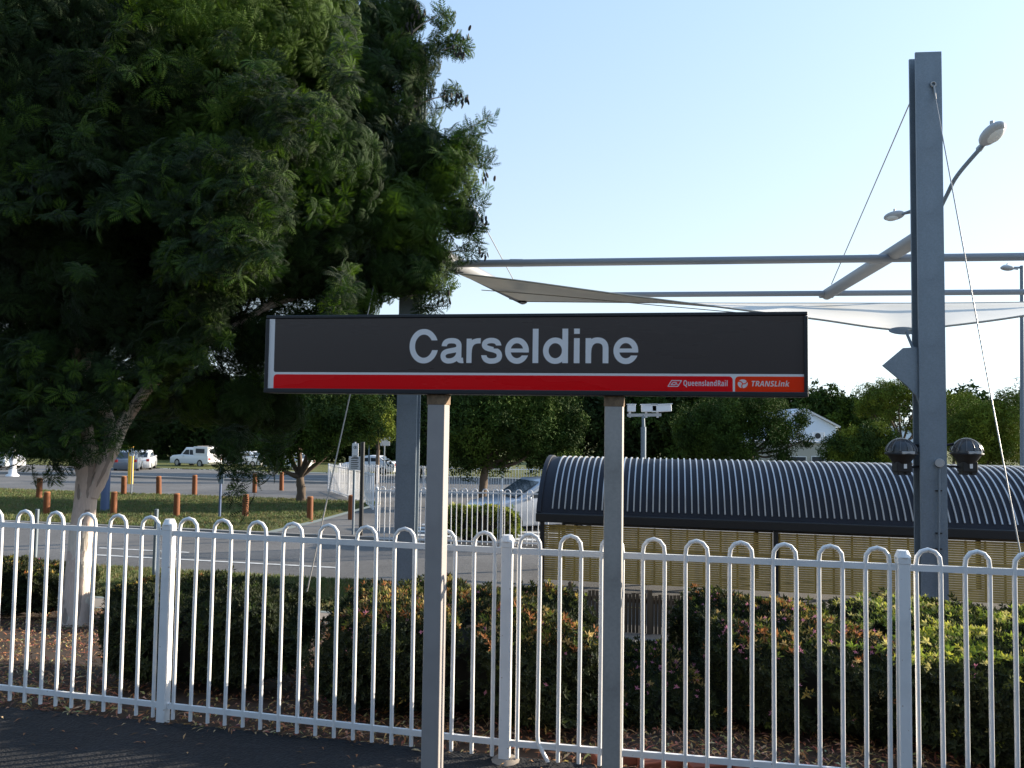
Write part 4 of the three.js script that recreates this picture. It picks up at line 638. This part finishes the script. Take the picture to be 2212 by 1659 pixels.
// orange timber bollards
{
  const rows = [[84, 1080, 0], [267, 1072, 0], [343, 1072, 0], [420, 1068, 0], [550, 1062, 0], [608, 1057, 0], [100, 1113, 1], [245, 1112, 1], [381, 1116, 1], [529, 1118, 1], [669, 1123, 1], [758, 1118, 1]];
  const where = ['back row, leftmost, left of the tree trunk', 'back row, just right of the blue post', 'back row, below the white utility truck left end', 'back row, below the white utility truck', 'back row, right of the hanging leaf cluster', 'back row, left of the small tree', 'front row, leftmost, left of the tree trunk', 'front row, beside the blue post', 'front row, below the white utility truck', 'front row, right of the slim sign pole', 'front row, below the small tree', 'front row, beside the parking sign pole'];
  let first;
  rows.forEach(([px, py, fr], i) => {
    const p = G(px, py, fr ? 0.09 : 0.05), lab = 'round orange timber bollard in the ' + where[i];
    let b;
    if (!first) { b = first = thing('bollard', lab, 'bollard', p.toArray(), 0, 'orange timber bollards round the lawn'); part('shaft', new THREE.CylinderGeometry(0.1, 0.105, 0.84, 14).translate(0, 0.36, 0), M.orange, b); part('top', new THREE.CylinderGeometry(0.075, 0.1, 0.03, 14).translate(0, 0.795, 0), mat(0.35, 0.13, 0.04, 0.8), b); }
    else { b = first.clone(); b.name = numbered('bollard'); b.userData = { label: lab, category: 'bollard', group: 'orange timber bollards round the lawn' }; b.position.copy(p); b.rotation.set(rr(-0.035, 0.035), rnd() * 6, rr(-0.035, 0.035)); scene.add(b); }
    b.scale.set(fr ? 0.9 : 1.0, fr ? 0.86 : 1, fr ? 0.9 : 1.0);
  });
}

// ---------------------------------------------------------------- vehicles
function vehicle(name, label, category, foot, heading, kind, paint, lights = true) {   // local +x is forward
  const t = thing(name, label, category, foot.toArray(), heading), w = kind === 'ute' ? 1.8 : 1.72;
  const SH = {
    ute: { body: [[-2.55, 0.5], [-2.55, 1.05], [-0.55, 1.08], [1.05, 1.1], [2.3, 0.98], [2.6, 0.8], [2.6, 0.38], [-2.5, 0.42]], cab: [[-0.62, 1.05], [-0.5, 1.72], [0.55, 1.74], [1.3, 1.08]], win: [[[-0.5, 1.15], [-0.42, 1.62], [0.0, 1.64], [0.0, 1.13]], [[0.08, 1.13], [0.08, 1.64], [0.52, 1.62], [1.08, 1.12]]], wheels: [-1.55, 1.62], r: 0.37 },
    hatch: { body: [[-1.95, 0.35], [-2.0, 0.75], [-1.9, 0.98], [0.95, 0.96], [1.8, 0.82], [2.02, 0.6], [2.02, 0.28], [-1.9, 0.28]], cab: [[-1.92, 0.94], [-1.55, 1.4], [-0.9, 1.5], [0.1, 1.48], [1.05, 0.94]], win: [[[-1.6, 1.0], [-1.4, 1.34], [-0.5, 1.41], [-0.45, 0.99]], [[-0.38, 0.99], [-0.42, 1.41], [0.08, 1.4], [0.8, 0.99]]], wheels: [-1.25, 1.25], r: 0.31 },
    sedan: { body: [[-2.25, 0.4], [-2.28, 0.85], [-2.1, 0.98], [-1.4, 1.0], [0.9, 0.97], [1.95, 0.84], [2.28, 0.62], [2.3, 0.3], [-2.2, 0.3]], cab: [[-1.6, 0.97], [-0.95, 1.42], [-0.2, 1.46], [0.35, 1.4], [1.15, 0.95]], win: [[[-1.2, 1.02], [-0.85, 1.33], [-0.3, 1.38], [-0.28, 1.01]], [[-0.2, 1.01], [-0.22, 1.38], [0.3, 1.34], [0.85, 1.0]]], wheels: [-1.35, 1.4], r: 0.31 },
  }[kind];
  const body = extrude(SH.body, w - 0.16, 0.08); part('body', wuv(toCreasedNormals(body, 0.7)), paint, t);
  const cab = extrude(SH.cab, w - 0.42, 0.1); part('cabin', wuv(toCreasedNormals(cab, 0.7)), paint, t);
  for (const sd of [-1, 1]) for (const wn of SH.win) { const g = extrude(wn, 0.012); g.translate(0, 0, sd * (w / 2 - 0.105)); part('side_window', wuv(g), M.windowDark, t); }
  const [c0, c1] = [SH.cab[SH.cab.length - 1], SH.cab[SH.cab.length - 2]], wind = (a, b, out) => { const A = V(a[0], a[1], 0), B = V(b[0], b[1], 0), d = B.clone().sub(A), nn = V(d.y, -d.x, 0).normalize().multiplyScalar(out); const g = new THREE.PlaneGeometry(w - 0.5, d.length() * 0.82); g.rotateY(Math.PI / 2); g.rotateZ(Math.atan2(d.y, d.x) - Math.PI / 2); const m = A.clone().lerp(B, 0.5).add(nn); g.translate(m.x, m.y, 0); return g; };
  part('windscreen', wind(c0, c1, 0.112), M.windowDark, t);
  if (kind !== 'ute') part('rear_window', wind(SH.cab[0], SH.cab[1], -0.112), M.windowDark, t);
  if (kind === 'ute') {
    part('canopy', [box(1.95, 0.92, w - 0.02, -1.58, 1.5, 0, 0.05)], paint, t); for (const sd of [-1, 1]) part('canopy_window', box(1.2, 0.42, 0.012, -1.55, 1.56, sd * (w / 2 - 0.004)), M.windowDark, t); part('canopy_window', box(0.012, 0.42, 1.2, -2.562, 1.56, 0), M.windowDark, t);
    part('roof_rack', [box(0.04, 0.05, 1.5, -0.95, 2.0, 0), box(0.04, 0.05, 1.5, -1.9, 2.0, 0)], M.black, t); part('rear_bumper', box(0.14, 0.16, w - 0.1, -2.66, 0.5, 0, 0.03), M.chrome, t);
  }
  const xr = Math.min(...SH.body.map((p) => p[0])), xf = Math.max(...SH.body.map((p) => p[0]));
  for (const sd of [-1, 1]) { part('tail_light', box(0.05, 0.2, 0.22, xr - 0.075, 0.82, sd * (w / 2 - 0.2), 0.01), M.red, t); part('headlight', box(0.10, 0.14, 0.34, xf - 0.03, 0.66, sd * (w / 2 - 0.26), 0.02), M.lampGlass, t); part('mirror', box(0.1, 0.11, 0.16, 0.75, 1.05, sd * (w / 2 + 0.04), 0.03), paint, t); }
  part('number_plate', box(0.012, 0.11, 0.36, xf + 0.088, 0.42, 0), M.whiteFar, t); part('grille', box(0.02, 0.12, 0.7, xf + 0.075, 0.56, 0), M.black, t);
  for (const x of SH.wheels) for (const sd of [-1, 1]) { const wg = part('wheel', new THREE.CylinderGeometry(SH.r, SH.r, 0.2, 22).rotateX(Math.PI / 2), M.tyre, t); wg.position.set(x, SH.r, sd * (w / 2 - 0.09)); part('rim', new THREE.CylinderGeometry(SH.r * 0.62, SH.r * 0.62, 0.215, 14).rotateX(Math.PI / 2), M.rim, wg); }
  return t;
}
{
  const paint = (r, g, b) => phys(r, g, b, 0.35, { clearcoat: 0.8, clearcoatRoughness: 0.08 }), white = paint(0.78, 0.78, 0.79), silver = paint(0.36, 0.38, 0.42), slate = paint(0.12, 0.15, 0.19), black = paint(0.02, 0.02, 0.024);
  vehicle('utility_truck', 'white dual cab utility truck with canopy across the car park', 'utility truck', setFoot(424, 76), Math.PI - 0.5, 'ute', white);
  vehicle('parked_car', 'grey blue hatchback parked just right of the tree trunk', 'car', setFoot(278, 62), Math.PI / 2 + 0.35, 'hatch', slate);
  vehicle('parked_car', 'white hatchback parked between the grey hatchback and utility truck', 'car', setFoot(308, 66), Math.PI / 2 + 0.3, 'hatch', white);
  vehicle('parked_car', 'white sedan at the far side of the car park right of the utility truck', 'car', setFoot(532, 80), Math.PI - 0.3, 'sedan', white);
  vehicle('parked_car', 'white sedan in the shade behind the small tree', 'car', setFoot(625, 72), Math.PI - 0.5, 'sedan', white);
  vehicle('parked_car', 'white sedan behind the parking sign and white fence', 'car', setFoot(800, 66), Math.PI - 0.15, 'sedan', white);
  vehicle('parked_car', 'white car cut by the left edge of the view', 'car', setFoot(-5, 62), -0.4, 'hatch', white);
  vehicle('parked_car', 'silver hatchback behind the gate fence beside the shelter end', 'car', setFoot(1158, 23.2), Math.PI + 0.5, 'hatch', silver).scale.set(0.95, 0.92, 0.95);
}
// ---------------------------------------------------------------- houses beyond the shelter
{
  const d = 74, f = setFoot(1745, d), t = thing('gabled_house', 'pale blue gabled building with white roof behind the trees', 'building', f.toArray()), at = (x, y, dd = d) => P(x, y, dd).sub(f);
  const g = [[1672, 1010], [1672, 915], [1737, 886], [1805, 922], [1805, 1010]].map(([x, y]) => { const p = at(x, y); return [p.x, p.y]; });
  const w = extrude(g, 10); w.translate(0, 0, -5); part('wall', wuv(w), M.wallBlue, t);
  const slab = (a, b) => { const A = at(...a), B = at(...b), m = beamBox(V(A.x, A.y, 0), V(B.x, B.y, 0), 10.6, 0.16); m.translate(0, 0.1, -5); return m; };
  part('roof', [slab([1664, 918], [1737, 886]), slab([1737, 886], [1813, 925])], M.roofWhite, t);
  const f2 = setFoot(1690, 66), b = thing('flat_house', 'low cream building with dark windows below the gabled building', 'building', f2.toArray()), bt = (x, y) => P(x, y, 66).sub(f2);
  const p0 = bt(1575, 955), p1 = bt(1790, 960); part('wall', box(p1.x - p0.x, p0.y, 6, (p0.x + p1.x) / 2, p0.y / 2, -3), M.wallCream, b); part('roof', box(p1.x - p0.x + 0.3, 0.14, 6.3, (p0.x + p1.x) / 2, p0.y + 0.072, -3), M.roofWhite, b);
  for (const [x0, x1] of [[1685, 1742], [1752, 1782], [1600, 1640]]) { const a = bt(x0, 985), c = bt(x1, 1012), wn = part('window', box(c.x - a.x, a.y - c.y, 0.05, (a.x + c.x) / 2, (a.y + c.y) / 2, 0.03), M.whiteFar, b); part('pane', box(c.x - a.x - 0.12, a.y - c.y - 0.12, 0.03, (a.x + c.x) / 2, (a.y + c.y) / 2, 0.05), M.windowDark, wn); }
  const ac = bt(1772, 950), unit = part('air_conditioner', box(0.9, 0.65, 0.35, ac.x, ac.y + 0.32, -0.4, 0.03), M.whiteFar, b); part('fan_grille', new THREE.CylinderGeometry(0.24, 0.24, 0.03, 18).rotateX(Math.PI / 2).translate(ac.x - 0.12, ac.y + 0.32, -0.21), M.frameDark, unit);
  const f3 = setFoot(1955, 80), h = thing('white_house', 'white house glimpsed through the airy tree', 'building', f3.toArray()), ht = (x, y) => P(x, y, 80).sub(f3), q0 = ht(1915, 925), q1 = ht(1990, 925); part('wall', box(q1.x - q0.x, q0.y, 5, 0, q0.y / 2, -2.5), M.wallBlue, h); part('roof', box(q1.x - q0.x + 0.4, 0.2, 5.4, 0, q0.y + 0.1, -2.5), M.roofWhite, h);
}
renderer.render(scene, camera);
